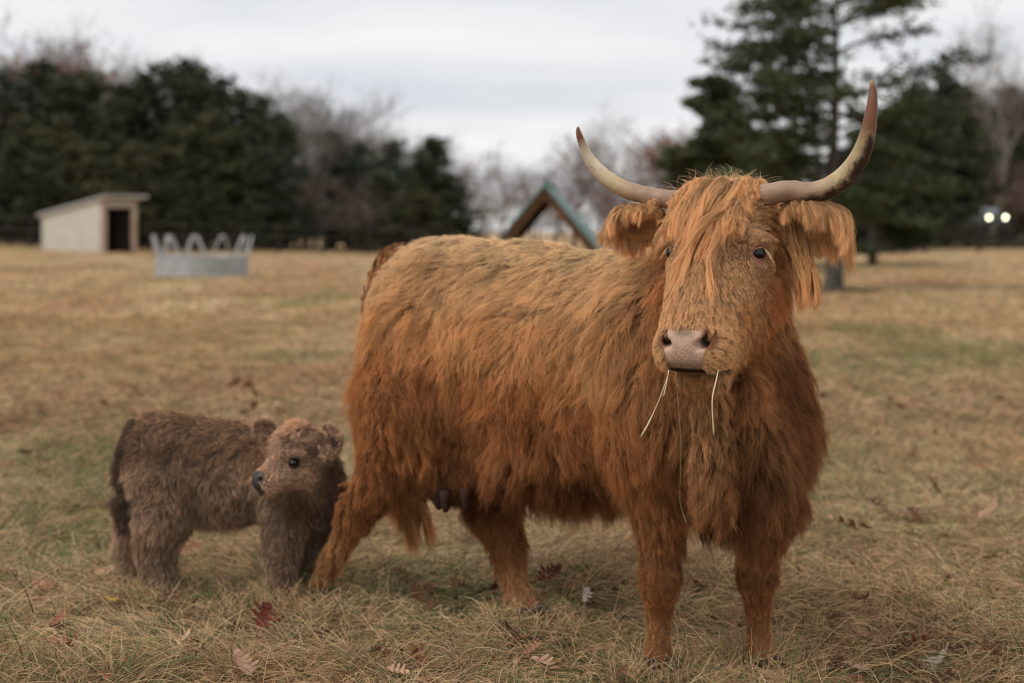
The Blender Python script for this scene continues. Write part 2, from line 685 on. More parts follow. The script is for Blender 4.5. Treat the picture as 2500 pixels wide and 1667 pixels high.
def grass(name, n, d0, d1, hmin, hmax, r0, K, seed, tuft=0.12, flat=0.7, pw=1.0, sidem=1.3):
    rg = np.random.default_rng(seed)
    # uniform per ground area inside a wedge wider than the view
    u = rg.random(n)
    y = np.sqrt(d0 ** 2 + u * (d1 ** 2 - d0 ** 2)) if pw == 1 else d0 * (d1 / d0) ** u
    hw = 0.372 * y + sidem
    x = rg.uniform(-1, 1, n) * hw
    # gather into tufts
    cell = tuft
    jx = np.round(x / cell + 0.3 * np.sin(y * 9.1)) * cell; jy = np.round(y / cell + 0.3 * np.sin(x * 7.7)) * cell
    hsh = np.sin(jx * 127.1 + jy * 311.7) * 43758.5453; hs = hsh - np.floor(hsh)
    hs2 = (hsh * 7.13) - np.floor(hsh * 7.13)
    k = (rg.random(n) ** 0.8) * 0.45 * (hs > 0.25)
    cx = jx + (hs - 0.5) * cell * 0.7; cy = jy + (hs2 - 0.5) * cell * 0.7
    x = x + (cx - x) * k; y = y + (cy - y) * k
    z = height(x, y) - 0.004
    root = np.stack([x, y, z], 1)
    p0 = root * [1, 1, 0]
    patch = fbm(p0 + 5, 2.1, 2)
    ln = rg.uniform(hmin, hmax, n) * (0.65 + 0.5 * hs) * np.clip(1 + 0.95 * patch, 0.35, 1.9) * (1 + 0.5 * (rg.random(n) > 0.96))
    cgr, gr = gcol(x, y)
    # lean: matted by a slowly turning field, plus the tuft's own splay, plus randomness
    fl = NZ3(p0 * 0.9 + 3)[:, :2] + 0.8 * NZ3(p0 * 3.1 + 8)[:, :2]
    sp = np.stack([x - cx, y - cy], 1) / cell
    lean = fl * 0.9 + sp * 1.2 + rg.normal(0, 0.55, (n, 2))
    upw = rg.uniform(0.25, 1.0, n) * (1.35 - flat)
    green = rg.random(n) < (0.07 + 0.40 * gr + 0.16 * sstep(0.05, -0.35, patch))
    d = unit(np.stack([lean[:, 0], lean[:, 1], upw * 1.9 + 0.2], 1))
    bend = unit(np.concatenate([lean + rg.normal(0, 0.3, (n, 2)), np.zeros((n, 1))], 1))
    fallk = rg.uniform(0.5, 1.7, n) * flat
    t = np.linspace(0, 1, K)[None, :, None]
    c = [root]
    p = root.copy(); dd = d
    for i in range(1, K):
        dd = unit(dd + (bend * 0.8 + np.array([0, 0, -0.55])) * (fallk / (K - 1) * 2.1)[:, None] + rg.normal(0, 0.10, (n, 3)))
        p = p + dd * (ln / (K - 1))[:, None]
        zmin = height(p[:, 0], p[:, 1]) + 0.003 if d1 < 12 else z
        low_ = p[:, 2] < zmin
        p[:, 2] = np.where(low_, zmin + 0.004, p[:, 2])
        dd[:, 2] = np.where(low_, np.abs(dd[:, 2]) * 0.3, dd[:, 2])
        c.append(p.copy())
    c = np.stack(c, 1)
    gcolr = np.stack([rg.uniform(0.12, 0.22, n), rg.uniform(0.17, 0.25, n), rg.uniform(0.06, 0.10, n)], 1)
    vary = (rg.uniform(0.5, 1.6, n) * (0.85 + 0.3 * hs2))[:, None]
    dead = np.where((rg.random(n) < 0.15)[:, None], np.array([0.50, 0.46, 0.40]), 1.0)
    tint = np.where(green[:, None], gcolr * (0.75 + 0.4 * vary), (0.45 * cgr + 0.55 * np.array([0.64, 0.405, 0.225])) * vary * dead)
    rr_ = (r0 * rg.uniform(0.6, 1.3, (n, 1))) * taper(K, 1, 0.25, 0.4)[None]
    o = make_hair(name, c, rr_, np.clip(tint, 0.02, 0.85), M_grass)
    return tag(o, kind="stuff")


grass("grass", int(330000 * GK), 3.45, 8.2, 0.07, 0.18, 0.0010, 6, 1, tuft=0.16, flat=0.72)
grass("grass", int(170000 * GK), 8.0, 20.0, 0.07, 0.15, 0.0022, 4, 2, tuft=0.3, flat=0.6, sidem=2)
grass("grass", int(110000 * GK), 19.5, 75.0, 0.07, 0.15, 0.007, 3, 3, tuft=0.9, flat=0.5, pw=0, sidem=3)
grass("grass_stems", int(9000 * GK), 3.45, 9.5, 0.10, 0.25, 0.0008, 8, 4, tuft=0.25, flat=0.38)
grass("straw_litter", int(26000 * GK), 3.45, 9.0, 0.07, 0.20, 0.0013, 7, 6, tuft=0.4, flat=1.15)
grass("grass_stems", int(3200 * GK), 3.6, 8.5, 0.10, 0.22, 0.0016, 7, 5, tuft=0.3, flat=0.45)
bpy.data.objects["grass_stems.001"].name = "green_blades"
_h = bpy.data.objects["green_blades"].data
_n = len(_h.curves)
_h.attributes["tint"].data.foreach_set("color", np.hstack([np.random.default_rng(3).uniform(0.7, 1.3, (_n, 1)) * np.array([0.13, 0.19, 0.075]), np.ones((_n, 1))]).astype(np.float32).ravel())

# ------------------------------------------------------------------ trees
M_bark = mat("bark_grey_brown", (0.060, 0.052, 0.045), 0.95, spec=0.1, noise=(7, (0.115, 0.10, 0.085)), bump=0.6)
M_bark2 = mat("bark_pale", (0.24, 0.215, 0.19), 0.9, noise=(5, (0.13, 0.11, 0.095)), bump=0.6)
M_twig = mat("twig_grey", (0.17, 0.145, 0.125), 0.9)
M_twigr = mat("twig_reddish", (0.20, 0.135, 0.115), 0.9)


def leaf_mat(name, c1, c2):
    m_ = mat(name, c1, 0.75, spec=0.25, noise=(0.9, c2, 0.13))
    return m_


M_cedar = [leaf_mat("cedar_needles_dark", (0.030, 0.042, 0.020), (0.062, 0.072, 0.034)),
           leaf_mat("cedar_needles_olive", (0.050, 0.056, 0.026), (0.085, 0.082, 0.038)),
           leaf_mat("cedar_needles_blue", (0.028, 0.042, 0.028), (0.055, 0.07, 0.045))]
M_pine = leaf_mat("pine_needles", (0.035, 0.050, 0.022), (0.080, 0.095, 0.042))
M_russet = leaf_mat("russet_leaves", (0.20, 0.085, 0.045), (0.28, 0.14, 0.08))
M_mauve = leaf_mat("mauve_twig_haze", (0.17, 0.115, 0.10), (0.22, 0.15, 0.13))


def tri_cloud(cent, size, rg, flat=0.0):
    """One small leaf-shaped quad per centre, random orientation."""
    n = len(cent)
    a = unit(rg.normal(0, 1, (n, 3)) * [1, 1, 1 - flat])
    b_ = unit(np.cross(a, rg.normal(0, 1, (n, 3))))
    s_ = (size * rg.uniform(0.5, 1.4, n))[:, None]
    V = np.stack([cent - a * s_, cent + b_ * s_ * 0.45, cent + a * s_, cent - b_ * s_ * 0.45], 1).reshape(-1, 3)
    return V, np.arange(4 * n).reshape(n, 4)


def evergreen_meshes(seed, kind, h=9.0, w=2.6, n=5200, size=0.17, base=0.04, leafm=None):
    """Unit tree of height h: trunk with limbs, crown of needle sprays gathered along boughs."""
    rg = np.random.default_rng(seed)
    mb = MB()
    zz_ = np.linspace(0, h * 0.94, 7)
    wob = np.cumsum(rg.normal(0, 0.05, (7, 2)), 0)
    tr = np.column_stack([wob, zz_])
    mb.tube(tr, np.linspace(0.017 * h, 0.012, 7), 7)
    nb_ = 64
    cents, sizes = [], []
    for i in range(nb_):
        u = (i + rg.random()) / nb_
        zb = h * (base + (0.97 - base) * u)
        prof = (1 - u) ** (0.75 if kind == 0 else 0.5) * min(1, (u + 0.12) / (0.2 if kind == 0 else 0.3))
        ln = w * (0.25 + 0.9 * prof) * rg.uniform(0.55, 1.25) * (0.35 + 0.65 * (1 - u) ** 0.4)
        az_ = rg.uniform(0, 6.283)
        el = R(rg.uniform(5, 45)) if kind == 0 else R(rg.uniform(-5, 35))
        dv = np.array([math.cos(az_) * math.cos(el), math.sin(az_) * math.cos(el), math.sin(el)])
        p0 = np.array([np.interp(zb, zz_, wob[:, 0]), np.interp(zb, zz_, wob[:, 1]), zb])
        p1 = p0 + dv * ln + np.array([0, 0, -0.06 * ln ** 2])
        if ln > 0.4: mb.tube([p0, (p0 + p1) / 2 + [0, 0, 0.05], p1], [0.012 * h * 0.25 * (1 - u) + 0.012, 0.012, 0.004], 4, cap=False)
        m_ = int(n / nb_ * (0.35 + 1.3 * ln / w))
        t_ = rg.beta(2.2, 1.2, m_)
        spread_ = 0.13 * w * (0.4 + t_)
        # sprays in little sub-clumps
        nc = 9
        sub = rg.normal(0, 1, (nc, 3)) * 0.6
        ci = rg.integers(0, nc, m_)
        tc__ = np.clip(t_ + rg.normal(0, 0.05, m_), 0, 1.05)
        c = p0 + (p1 - p0) * tc__[:, None] + (sub[ci] + rg.normal(0, 0.42, (m_, 3))) * spread_[:, None] * [1, 1, 0.6]
        cents.append(c)
    cents = np.concatenate(cents)
    cents = cents[cents[:, 2] > 0.05]
    V, F = tri_cloud(cents, np.full(len(cents), size), rg, 0.3)
    tm = mesh_from("trunk", np.concatenate(mb.V), mb.F, M_bark)
    cm = mesh_from("crown", V, F, leafm, smooth=False)
    return tm, cm


def bare_meshes(seed, h=9.0, spread=0.5, levels=5, trunkr=0.16, twigm=None, leaves=0, leafm=None, barkm=None, fork=0.28, upright=0.5, twr=0.010):
    rg = np.random.default_rng(seed)
    mt, mc = MB(), MB()
    tips = []

    def rec(p, d, ln, r, lev):
        k = 4 if lev < 2 else 3
        pts = [p]; dd = d
        for _ in range(k - 1):
            dd = unit(dd + rg.normal(0, 0.13, 3) + np.array([0, 0, 0.10 * upright]))
            pts.append(pts[-1] + dd * ln / (k - 1))
        r1 = r * 0.62
        (mt if lev < 2 else mc).tube(pts, np.linspace(r, r1, k), 7 if lev == 0 else (5 if lev == 1 else 3), cap=False)
        if lev >= levels:
            tips.append(pts[-1]); return
        nb_ = int(rg.integers(3, 5)) if lev else int(rg.integers(4, 7))
        for j in range(nb_):
            s_ = rg.uniform(0.45, 1.0) if j else 1.0
            i0 = min(int(s_ * (k - 1)), k - 2)
            q_ = np.array(pts[i0]) + (np.array(pts[i0 + 1]) - pts[i0]) * (s_ * (k - 1) - i0)
            nd = unit(dd * upright * 1.3 + rg.normal(0, spread, 3) + np.array([0, 0, 0.25 * upright]))
            rec(q_, nd, ln * rg.uniform(0.58, 0.80), max(r1 * rg.uniform(0.5, 0.8), twr), lev + 1)
    rec(np.zeros(3), np.array([0, 0, 1.0]), h * fork * 1.25, trunkr, 0)
    tm = mesh_from("trunk", np.concatenate(mt.V), mt.F, barkm or M_bark)
    cm = mesh_from("twigs", np.concatenate(mc.V), mc.F, twigm or M_twig, smooth=False)
    V = np.concatenate(mt.V + mc.V); hh = V[:, 2].max()
    lm = None
    if leaves:
        tips = np.array(tips)
        c = tips[rg.integers(0, len(tips), leaves)] + rg.normal(0, 0.16, (leaves, 3))
        Vl, Fl = tri_cloud(c, np.full(leaves, 0.10), rg)
        lm = mesh_from("leaves", Vl, Fl, leafm, smooth=False)
    return tm, cm, lm, hh


cedars = [evergreen_meshes(100 + i, i % 2, 9.0, [2.5, 2.9, 2.3, 3.1, 2.7, 2.4][i], leafm=M_cedar[[0, 1, 0, 2, 1, 0][i]]) for i in range(6)]
bares = [bare_meshes(200 + i, 9, [0.45, 0.55, 0.42, 0.5][i], 5, twigm=M_twig, barkm=[M_bark, M_bark2, M_bark2, M_bark][i], twr=0.008) for i in range(4)]
russ = [bare_meshes(230 + i, 9, 0.5, 5, twigm=M_twigr, leaves=1700, leafm=M_russet) for i in range(2)]
mauv = [bare_meshes(240 + i, 9, 0.55, 5, twigm=M_twigr, leaves=500, leafm=M_mauve) for i in range(2)]
TREE_SEEN = {}


E_ = "evergreen_tree"; B_ = "bare_tree"


def plant(kind, idx, px_, d, top, label, group, width=1.0, rz=None, basez=None, lean=0):
    """A tree whose foot is at depth d under pixel px_ and whose top the photograph shows at row top."""
    rg = random.Random(px_ * 13 + int(d * 7) + idx)
    x_ = (px_ - 1250) / FPX * d
    z_ = gz(x_, d) if basez is None else basez
    if kind in (E_, B_) and px_ < 1150: top -= 42
    if kind != B_ and px_ < 262: top -= 22
    if kind == E_ and px_ > 1750: top -= 40
    toph = CAM_H - (top - HOR) / FPX * d
    H = toph - z_
    src = {"evergreen_tree": cedars, "bare_tree": bares, "russet_tree": russ, "mauve_tree": mauv}[kind]
    s_ = src[idx % len(src)]
    h0 = 9.3 if kind == "evergreen_tree" else s_[3]
    k = H / h0
    e_ = bpy.data.objects.new({"russet_tree": "russet_tree", "mauve_tree": "bare_tree"}.get(kind, kind), None)
    C.objects.link(e_)
    e_.location = (x_, d, z_ - 0.05)
    e_.rotation_euler = (0, R(lean), rg.uniform(0, 6.28) if rz is None else rz)
    e_.scale = (k * width, k * width, k)
    tag(e_, label, "tree", group)
    for nm, m_ in zip(("trunk", "crown" if kind == "evergreen_tree" else "twigs", "leaves"), s_[:3]):
        if m_ is None: continue
        o = bpy.data.objects.new(nm, m_); C.objects.link(o); o.parent = e_
    return e_


G_CE = "dark evergreens of the wood behind the shed"
G_EDGE = "evergreens of the left wood past the picture's left edge"
G_CE2 = "dark evergreens behind the big pine on the right"
G_BT = "bare trees rising out of the left wood"
G_BM = "bare trees of the far wood behind the cow"
LAB = {}
E_ = "evergreen_tree"; B_ = "bare_tree"
wood_left = [
    (-60, 74, 250, 0), (20, 70, 215, 3), (95, 76, 190, 2), (60, 66, 330, 1), (165, 70, 235, 0), (215, 76, 215, 4), (262, 68, 300, 2),
    (300, 78, 235, 5), (345, 74, 205, 0), (390, 80, 180, 3), (440, 76, 165, 2), (485, 74, 190, 5), (535, 78, 215, 0), (580, 73, 240, 2),
    (630, 78, 262, 5), (672, 75, 300, 0), (420, 66, 330, 4), (500, 68, 300, 1), (575, 68, 340, 4), (640, 67, 390, 0), (330, 64, 380, 1),
    (155, 64, 340, 4), (230, 63, 400, 1), (370, 66, 450, 3), (450, 63, 480, 2), (540, 64, 500, 5), (690, 68, 400, 3), (25, 62, 400, 5), (-30, 62, 470, 2), (610, 63, 520, 2), (700, 72, 330, 2)]
labs_left = {
    (440, 76): "tallest dark evergreen of the left wood, right of the bare pine top",
    (630, 78): "evergreen stepping down at the right end of the left wood",
    (155, 64): "olive evergreen standing just above the white shed roof",
    (420, 66): "olive green evergreen bulging out right of the white shed",
    (20, 70): "broad dark evergreen at the left edge of the picture",
    (450, 63): "low dark evergreen behind the round metal hay feeder",
    (345, 74): "dark evergreen with a rounded top beside the rust-coloured tree",
    (690, 68): "evergreen with low dark boughs next to the pale bare trunks"}
for (px_, d, top, k) in wood_left:
    plant(E_, k, px_, d, top, labs_left.get((px_, d), "dense dark green evergreen in the wood behind the white shed"), G_CE, width=1.28)
for (px_, d, top, k) in ((-170, 72, 235, 3), (-290, 76, 220, 1), (-410, 74, 240, 4)):
    plant(E_, k, px_, d, top, "dark evergreen carrying the left wood on past the picture's left edge", G_EDGE, width=1.4)
for (px_, d, top, k, l_) in (
        (800, 80, 350, 2, "dark evergreen between the pale bare trunks left of the cow"), (850, 76, 385, 3, "round-topped dark evergreen left of the cow's rump"),
        (890, 82, 375, 5, "evergreen seen through bare branches left of the cow's rump"), (960, 78, 372, 0, "evergreen above the cow's rump with a blunt top"),
        (1010, 76, 400, 3, "middle evergreen of the group above the cow's back"), (1058, 74, 362, 2, "pointed dark evergreen above the cow's back, tallest of its group"),
        (1100, 73, 455, 5, "low evergreen at the right end of the group above the cow's back"), (930, 72, 450, 1, "low dark evergreen directly above the cow's tailhead"),
        (1010, 70, 470, 4, "low wide evergreen touching the line of the cow's back")):
    plant(E_, k, px_, d, top, l_, "evergreens above the cow's back", width=1.65 if d > 71 else 1.8)
for (px_, d, top, k, kd_, l_) in (
        (30, 90, 110, 0, B_, None), (130, 88, 60, 1, B_, "tall bare tree with a fine crown at the upper left"), (200, 90, 55, 2, B_, None), (245, 92, 95, 3, B_, None),
        (300, 86, 140, 0, B_, None), (110, 80, 105, 0, "russet_tree", "rust-leaved tree top above the left end of the wood"), (350, 84, 160, 1, "russet_tree", "rust-coloured tree crown in the middle of the left wood"),
        (35, 82, 115, 1, "russet_tree", "rust-leaved tree top at the far left edge"), (240, 82, 165, 0, "mauve_tree", "greyish pink leafless crown behind the left evergreens"),
        (490, 84, 142, 2, B_, "thin bare treetop sticking up above the tallest left evergreens")):
    plant(kd_, k, px_, d, top, l_ or "bare grey tree rising behind the left evergreens", G_BT, width=1.15)
for (px_, d, top, k, kd_, l_) in (
        (655, 84, 195, 2, B_, "bare tree where the left evergreens end"), (700, 82, 200, 3, B_, "bare tree with a wide crown right of the left evergreens"),
        (742, 78, 215, 1, B_, "pale-trunked bare tree left of the bright gap"), (766, 74, 245, 2, B_, "pale bare trunk in front of the bright gap"),
        (815, 84, 225, 0, B_, "bare tree right of the bright gap in the wood"), (860, 86, 240, 3, B_, "tall bare tree above the round-topped evergreen"),
        (905, 88, 310, 2, B_, "bare tree sloping down towards the middle of the picture"), (720, 70, 420, 1, "mauve_tree", "low brownish leafless tree by the fence left of the cow"),
        (790, 72, 400, 0, "mauve_tree", "low brown brush at the foot of the pale trunks"), (980, 90, 335, 0, B_, "faint bare tree behind the evergreens above the cow's back"),
        (1040, 92, 345, 3, B_, "faint bare tree behind the pointed evergreen"), (860, 70, 470, 1, "mauve_tree", "low bare brush beside the cow's rump"),
        (1120, 84, 395, 0, "mauve_tree", "pinkish bare tree right of the pointed evergreen"), (1165, 90, 400, 1, B_, "pale bare tree left of the gabled feeder"), (1215, 110, 330, 2, B_, "tall faint bare tree left of the feeder's roof peak"),
        (1180, 80, 470, 2, B_, "slim white-stemmed tree just left of the gabled feeder"), (1265, 105, 420, 3, B_, "faint bare tree straight above the feeder roof"), (1300, 100, 400, 0, B_, "bare tree behind the roof peak of the feeder"),
        (1350, 95, 365, 1, "mauve_tree", "greyish pink tree right of the feeder peak"), (1400, 92, 340, 0, "mauve_tree", "greyish pink tree under the tip of the cow's left-hand horn"),
        (1490, 105, 232, 2, B_, "tall faint round-crowned bare tree right of the left-hand horn tip"), (1455, 92, 350, 1, B_, "bare tree behind the left-hand horn"),
        (1520, 90, 330, 0, "mauve_tree", "mauve leafless tree above the cow's left-hand ear"), (1590, 88, 305, 1, "mauve_tree", "mauve leafless tree left of the cow's forelock"),
        (1650, 86, 295, 0, "russet_tree", "reddish tree between the horn and the dark conifer"), (1700, 84, 335, 1, "russet_tree", "reddish tree directly behind the cow's poll"), (1560, 80, 420, 1, B_, "pale-stemmed bare tree above the left-hand horn base"),
        (1620, 82, 400, 0, "mauve_tree", "brownish brush right behind the cow's poll"), (1440, 84, 440, 1, "mauve_tree", "low mauve brush between feeder and ear"), (1380, 88, 470, 0, "mauve_tree", "low mauve brush seen through the feeder's open gable"), (1510, 84, 450, 0, "mauve_tree", "low mauve brush above the cow's left-hand ear"), (1320, 90, 480, 1, "mauve_tree", "low mauve brush behind the feeder's open gable"), (1750, 84, 430, 1, "mauve_tree", "brown brush behind the cow's forelock")):
    plant(kd_, k, px_, d, top, l_, G_BM, width=1.1 if kd_ == B_ else 1.3)
# right side behind the big pine
for (px_, d, top, k, l_) in (
        (1990, 70, 420, 0, "dark evergreen behind the foot of the right-hand horn"), (2060, 66, 400, 5, "dark evergreen behind the cow's right-hand ear"), (2130, 68, 330, 2, "dark evergreen right of the horn's bend"),
        (2190, 72, 260, 3, "blue-green evergreen behind the right-hand horn"), (2250, 68, 225, 0, "very dark tall evergreen right of the horn"), (2310, 74, 200, 5, "dark evergreen under the pine's right-hand boughs"), (2350, 100, 245, 2, "dark evergreen left of the tall bare tree"),
        (2420, 102, 270, 3, "evergreen behind the tall bare tree"), (2480, 104, 235, 0, "dark evergreen at the right edge of the picture"), (2540, 100, 250, 5, "evergreen just past the right edge of the picture"),
        (1940, 78, 360, 3, "evergreen behind the pine trunk"), (1860, 80, 380, 0, "evergreen right behind the cow's forelock"), (1800, 84, 350, 2, "evergreen left of the pine trunk"), (2180, 62, 480, 1, "low olive bush by the fence behind the right-hand ear"), (2090, 60, 500, 4, "low olive bush at the foot of the far evergreens"),
        (2010, 62, 470, 0, "low dark evergreen beside the pine trunk")):
    plant(E_, k, px_, d, top, l_, G_CE2, width=1.3 if d > 63 else 1.7)
for (px_, d, top, k, l_) in (
        (2330, 106, 240, 2, "far dark evergreen between the big pine and the tall bare tree"), (2400, 108, 300, 0, "far dark evergreen behind the rounded shrub above the car"),
        (2460, 106, 285, 5, "far dark evergreen right of the tall bare trunk"), (2515, 104, 250, 0, "far dark evergreen cut by the right edge of the picture"), (2280, 104, 300, 3, "far blue-green evergreen under the pine's outer boughs")):
    plant(E_, k, px_, d, top, l_, G_CE2, width=2.2)
plant(B_, 2, 2420, 96, -30, "tall bare tree with a grey trunk at the upper right", None, width=0.95)
plant(B_, 3, 2385, 98, 120, "slender bare tree left of the tall bare one at the upper right", None, width=0.7)
plant("mauve_tree", 0, 2430, 97, 385, "rounded purplish-brown leafless shrub above the parked car", "purplish brush on the right", width=2.0)
plant("mauve_tree", 1, 2500, 95, 400, "rounded purplish-brown leafless shrub at the right edge", "purplish brush on the right", width=1.9)
plant("mauve_tree", 1, 2350, 100, 430, "rounded purplish-brown leafless shrub left of the parked car", "purplish brush on the right", width=1.9)
for (px_, d, k, l_) in ((2205, 66, 1, "low dark bush behind the right fence, left of the gap"), (2290, 67, 0, "low dark bush behind the fence left of the car"), (2370, 66, 4, "low dark bush just left of the parked car"), (2450, 65, 2, "low dark bush below the parked car"), (2525, 66, 0, "low dark bush behind the fence at the right edge")):
    plant(E_, k, px_, d, 583, l_, "low bushes along the right fence", width=3.2)
plant("mauve_tree", 0, 2250, 120, 505, "small tawny brush by the track left of the parked car", "purplish brush on the right", width=2.0)


# the big pine and the lower conifer beside it
def layered_pine(name, px_, d, base_py, top_m, boughs, trunk_r, label, seed, tipw=0.55, size=0.11, dens=1.0, top_r=0.03):
    rg = np.random.default_rng(seed)
    x_ = (px_ - 1250) / FPX * d
    z0 = gz(x_, d)
    root = empty(name, (x_, d, z0), label, "tree")
    o0 = np.array([x_, d, z0])
    tp_ = np.array([[0, 0, -0.1], [0.0, 0, 0.06], [0.02, 0, 0.45], [-0.02, 0.03, 1.4], [0.0, 0.0, 3.0], [0.05, 0, 4.6], [0.0, 0, top_m]])
    mb = MB(); cp = crom(tp_, 26)
    zr = cp[:, 2]
    mb.tube(cp + o0, np.interp(zr, [-0.1, 0.05, 0.3, 1, 3.0, top_m], [trunk_r * 1.6, trunk_r * 1.3, trunk_r * 1.05, trunk_r, trunk_r * 0.55, 0.02]), 12)
    mb.build("trunk", M_bark, root, smooth=True)
    cents = []
    for (zb, azd, ln, rise, thick) in boughs:
        p0 = np.array([np.interp(zb, cp[:, 2], cp[:, 0]), np.interp(zb, cp[:, 2], cp[:, 1]), zb])
        a_ = R(azd)
        dv = np.array([math.cos(a_), math.sin(a_), 0])
        pts = [p0]
        dd = unit(dv + np.array([0, 0, rise]))
        for k in range(5):
            dd = unit(dd + rg.normal(0, 0.10, 3) + np.array([0, 0, -0.03]))
            pts.append(pts[-1] + dd * ln / 5)
        pts = np.array(pts)
        lb = MB(); lb.tube(pts + o0, np.linspace(0.022 + 0.014 * ln, 0.012, 6), 6)
        lb.build("limb", M_bark, root, smooth=True)
        nside = int(9 + 5 * ln)
        tw = MB()
        for j in range(nside):
            s_ = rg.uniform(0.25, 1.0) * 5
            i0 = min(int(s_), 4)
            q_ = pts[i0] + (pts[i0 + 1] - pts[i0]) * (s_ - i0)
            sd_ = unit(dd * 0.6 + rg.normal(0, 0.75, 3) * [1, 1, 0.35] + [0, 0, 0.12])
            l2 = ln * rg.uniform(0.15, 0.38) * (1.15 - s_ / 9)
            e1 = q_ + sd_ * l2
            tw.tube([q_ + o0, e1 + o0], [0.012, 0.005], 3, cap=False)
            m_ = int(rg.uniform(40, 80) * thick * dens)
            t_ = rg.beta(2.5, 1.0, m_)
            cents.append(q_ + (e1 - q_) * t_[:, None] + rg.normal(0, 0.085, (m_, 3)) * [1.6, 1.6, 0.6])
        tw.build("twigs", M_bark, root)
    cents = np.concatenate(cents)
    V, F = tri_cloud(cents + o0, np.full(len(cents), size), rg, 0.2)
    link("crown", mesh_from("crown", V, F, M_pine, smooth=False), root)
    return root


# bough: height on trunk, azimuth (0 = picture right, 180 = left, 270 = to the camera), length, rise, thickness
rgp = random.Random(5)
bg_ = []
nbg = 52
for k in range(nbg):
    z_ = 1.75 + 5.2 * (k + rgp.uniform(-0.6, 0.6)) / nbg
    ln = np.interp(z_, [1.7, 2.6, 3.4, 4.2, 5.0, 5.8, 6.4, 7.0], [1.5, 2.3, 2.4, 2.3, 2.2, 2.1, 1.5, 0.8]) * rgp.uniform(0.55, 1.12)
    az_ = rgp.choice([0, 180]) + rgp.gauss(0, 42)
    bg_.append((z_, az_, ln, rgp.uniform(-0.02, 0.34), rgp.uniform(0.5, 1.15) * np.interp(z_, [1.7, 3.2, 4.0, 7.0], [1.4, 1.2, 0.62, 0.55])))
bg_ += [(4.35, 178, 2.55, 0.20, 1.1), (4.2, 182, 2.3, 0.12, 1.0), (5.35, 6, 2.4, 0.24, 1.2), (3.9, 4, 2.9, 0.16, 1.0), (5.6, 188, 1.8, 0.18, 1.1)]
layered_pine("pine_tree", 2035, 28.7, 705, 7.2, bg_, 0.17, "big pine with a dark trunk and layered flat boughs standing alone in the field", 9, dens=0.62, size=0.065)
b2 = []
for k in range(34):
    u = k / 33
    b2.append((1.2 + 4.1 * u, rgp.uniform(0, 360), (1.9 - 1.35 * u) * rgp.uniform(0.7, 1.15), 0.12 + 0.3 * u, 1.1))
layered_pine("pine_tree", 1735, 40, 640, 5.7, b2, 0.14, "lower bushy pine left of the big pine, behind the cow's poll", 19, dens=1.3, size=0.11)
b3 = []
for k in range(30):
    u = k / 29
    b3.append((0.9 + 2.9 * u, rgp.uniform(0, 360), (2.4 - 1.2 * u) * rgp.uniform(0.7, 1.1), 0.1 + 0.3 * u, 1.2))
layered_pine("pine_tree", 1850, 44, 640, 4.6, b3, 0.14, "dense low pine behind the cow's forelock", 23, dens=1.4, size=0.12)
b4 = [(0.8 + 2.9 * k / 27, rgp.uniform(0, 360), (2.3 - 1.1 * k / 27) * rgp.uniform(0.7, 1.1), 0.1 + 0.3 * k / 27, 1.2) for k in range(28)]
layered_pine("pine_tree", 2130, 46, 640, 4.7, b4, 0.14, "dense low pine right of the big pine's trunk", 29, dens=1.4, size=0.12)
# needle litter round the trunk
mb = MB(); x0 = (2035 - 1250) / FPX * 28.7
rg = np.random.default_rng(4); ng = 28
for ring in range(1): pass
Vm = [[x0, 28.7, gz(x0, 28.7) + 0.05]]; 
for rad_, hh_ in ((0.35, 0.045), (0.6, 0.025), (0.85, 0.006)):
    for k in range(ng):
        a_ = k / ng * 6.283; r_ = rad_ * (1 + 0.18 * math.sin(3 * a_ + rad_ * 5) + rg.normal(0, 0.05))
        X, Y = x0 + r_ * math.cos(a_), 28.7 + r_ * math.sin(a_)
        Vm.append([X, Y, gz(X, Y) + hh_ + 0.01])
Fm = [(0, 1 + k, 1 + (k + 1) % ng) for k in range(ng)]
for r_ in range(2):
    for k in range(ng):
        a_, b_ = 1 + r_ * ng, 1 + (r_ + 1) * ng
        Fm.append((a_ + k, b_ + k, b_ + (k + 1) % ng, a_ + (k + 1) % ng))
o = link("needle_litter", mesh_from("needle_litter", Vm, Fm, mat("needle_litter", (0.055, 0.04, 0.028), 1.0, spec=0.0, noise=(9, (0.10, 0.07, 0.045)), bump=0.8)))
tag(o, kind="stuff")

HZ = np.array([0, 0, 1.0])
# ------------------------------------------------------------------ run-in shed
M_white = mat("shed_siding", (0.56, 0.53, 0.46), 0.75, noise=(1.6, (0.50, 0.465, 0.39)), bump=0.1)
M_trim = mat("shed_trim", (0.46, 0.42, 0.36), 0.75, noise=(2.2, (0.40, 0.34, 0.28)))
M_rust = mat("stained_post", (0.36, 0.22, 0.14), 0.85, noise=(4, (0.47, 0.40, 0.32)))
M_roof = mat("shed_roof_metal", (0.40, 0.385, 0.36), 0.6, metal=0.1, noise=(3, (0.30, 0.28, 0.26)))
M_dark = mat("shed_inside_shade", (0.05, 0.038, 0.032), 0.9, noise=(5, (0.08, 0.06, 0.05)))  # dark tone paints the interior's shade into its boards
A0 = P(250, 612, 55.0); A0[2] = 0
sv = np.array([-0.755, 0.656, 0]); pv = np.array([0.656, 0.755, 0])
SL, SW = 4.3, 1.5
zg = lambda p: gz(p[0], p[1])
shed = empty("run_in_shed", (A0[0], A0[1], zg(A0)), "white run-in shed with a sloping roof and dark doorway at the edge of the wood", "shed")
zc = 0.36
def topz(u): return zc + 1.98 - 0.62 * u / SL            # eaves fall towards the back
def SP(u, w, z): return A0 + sv * u + pv * w + HZ * z
nb_ = 14
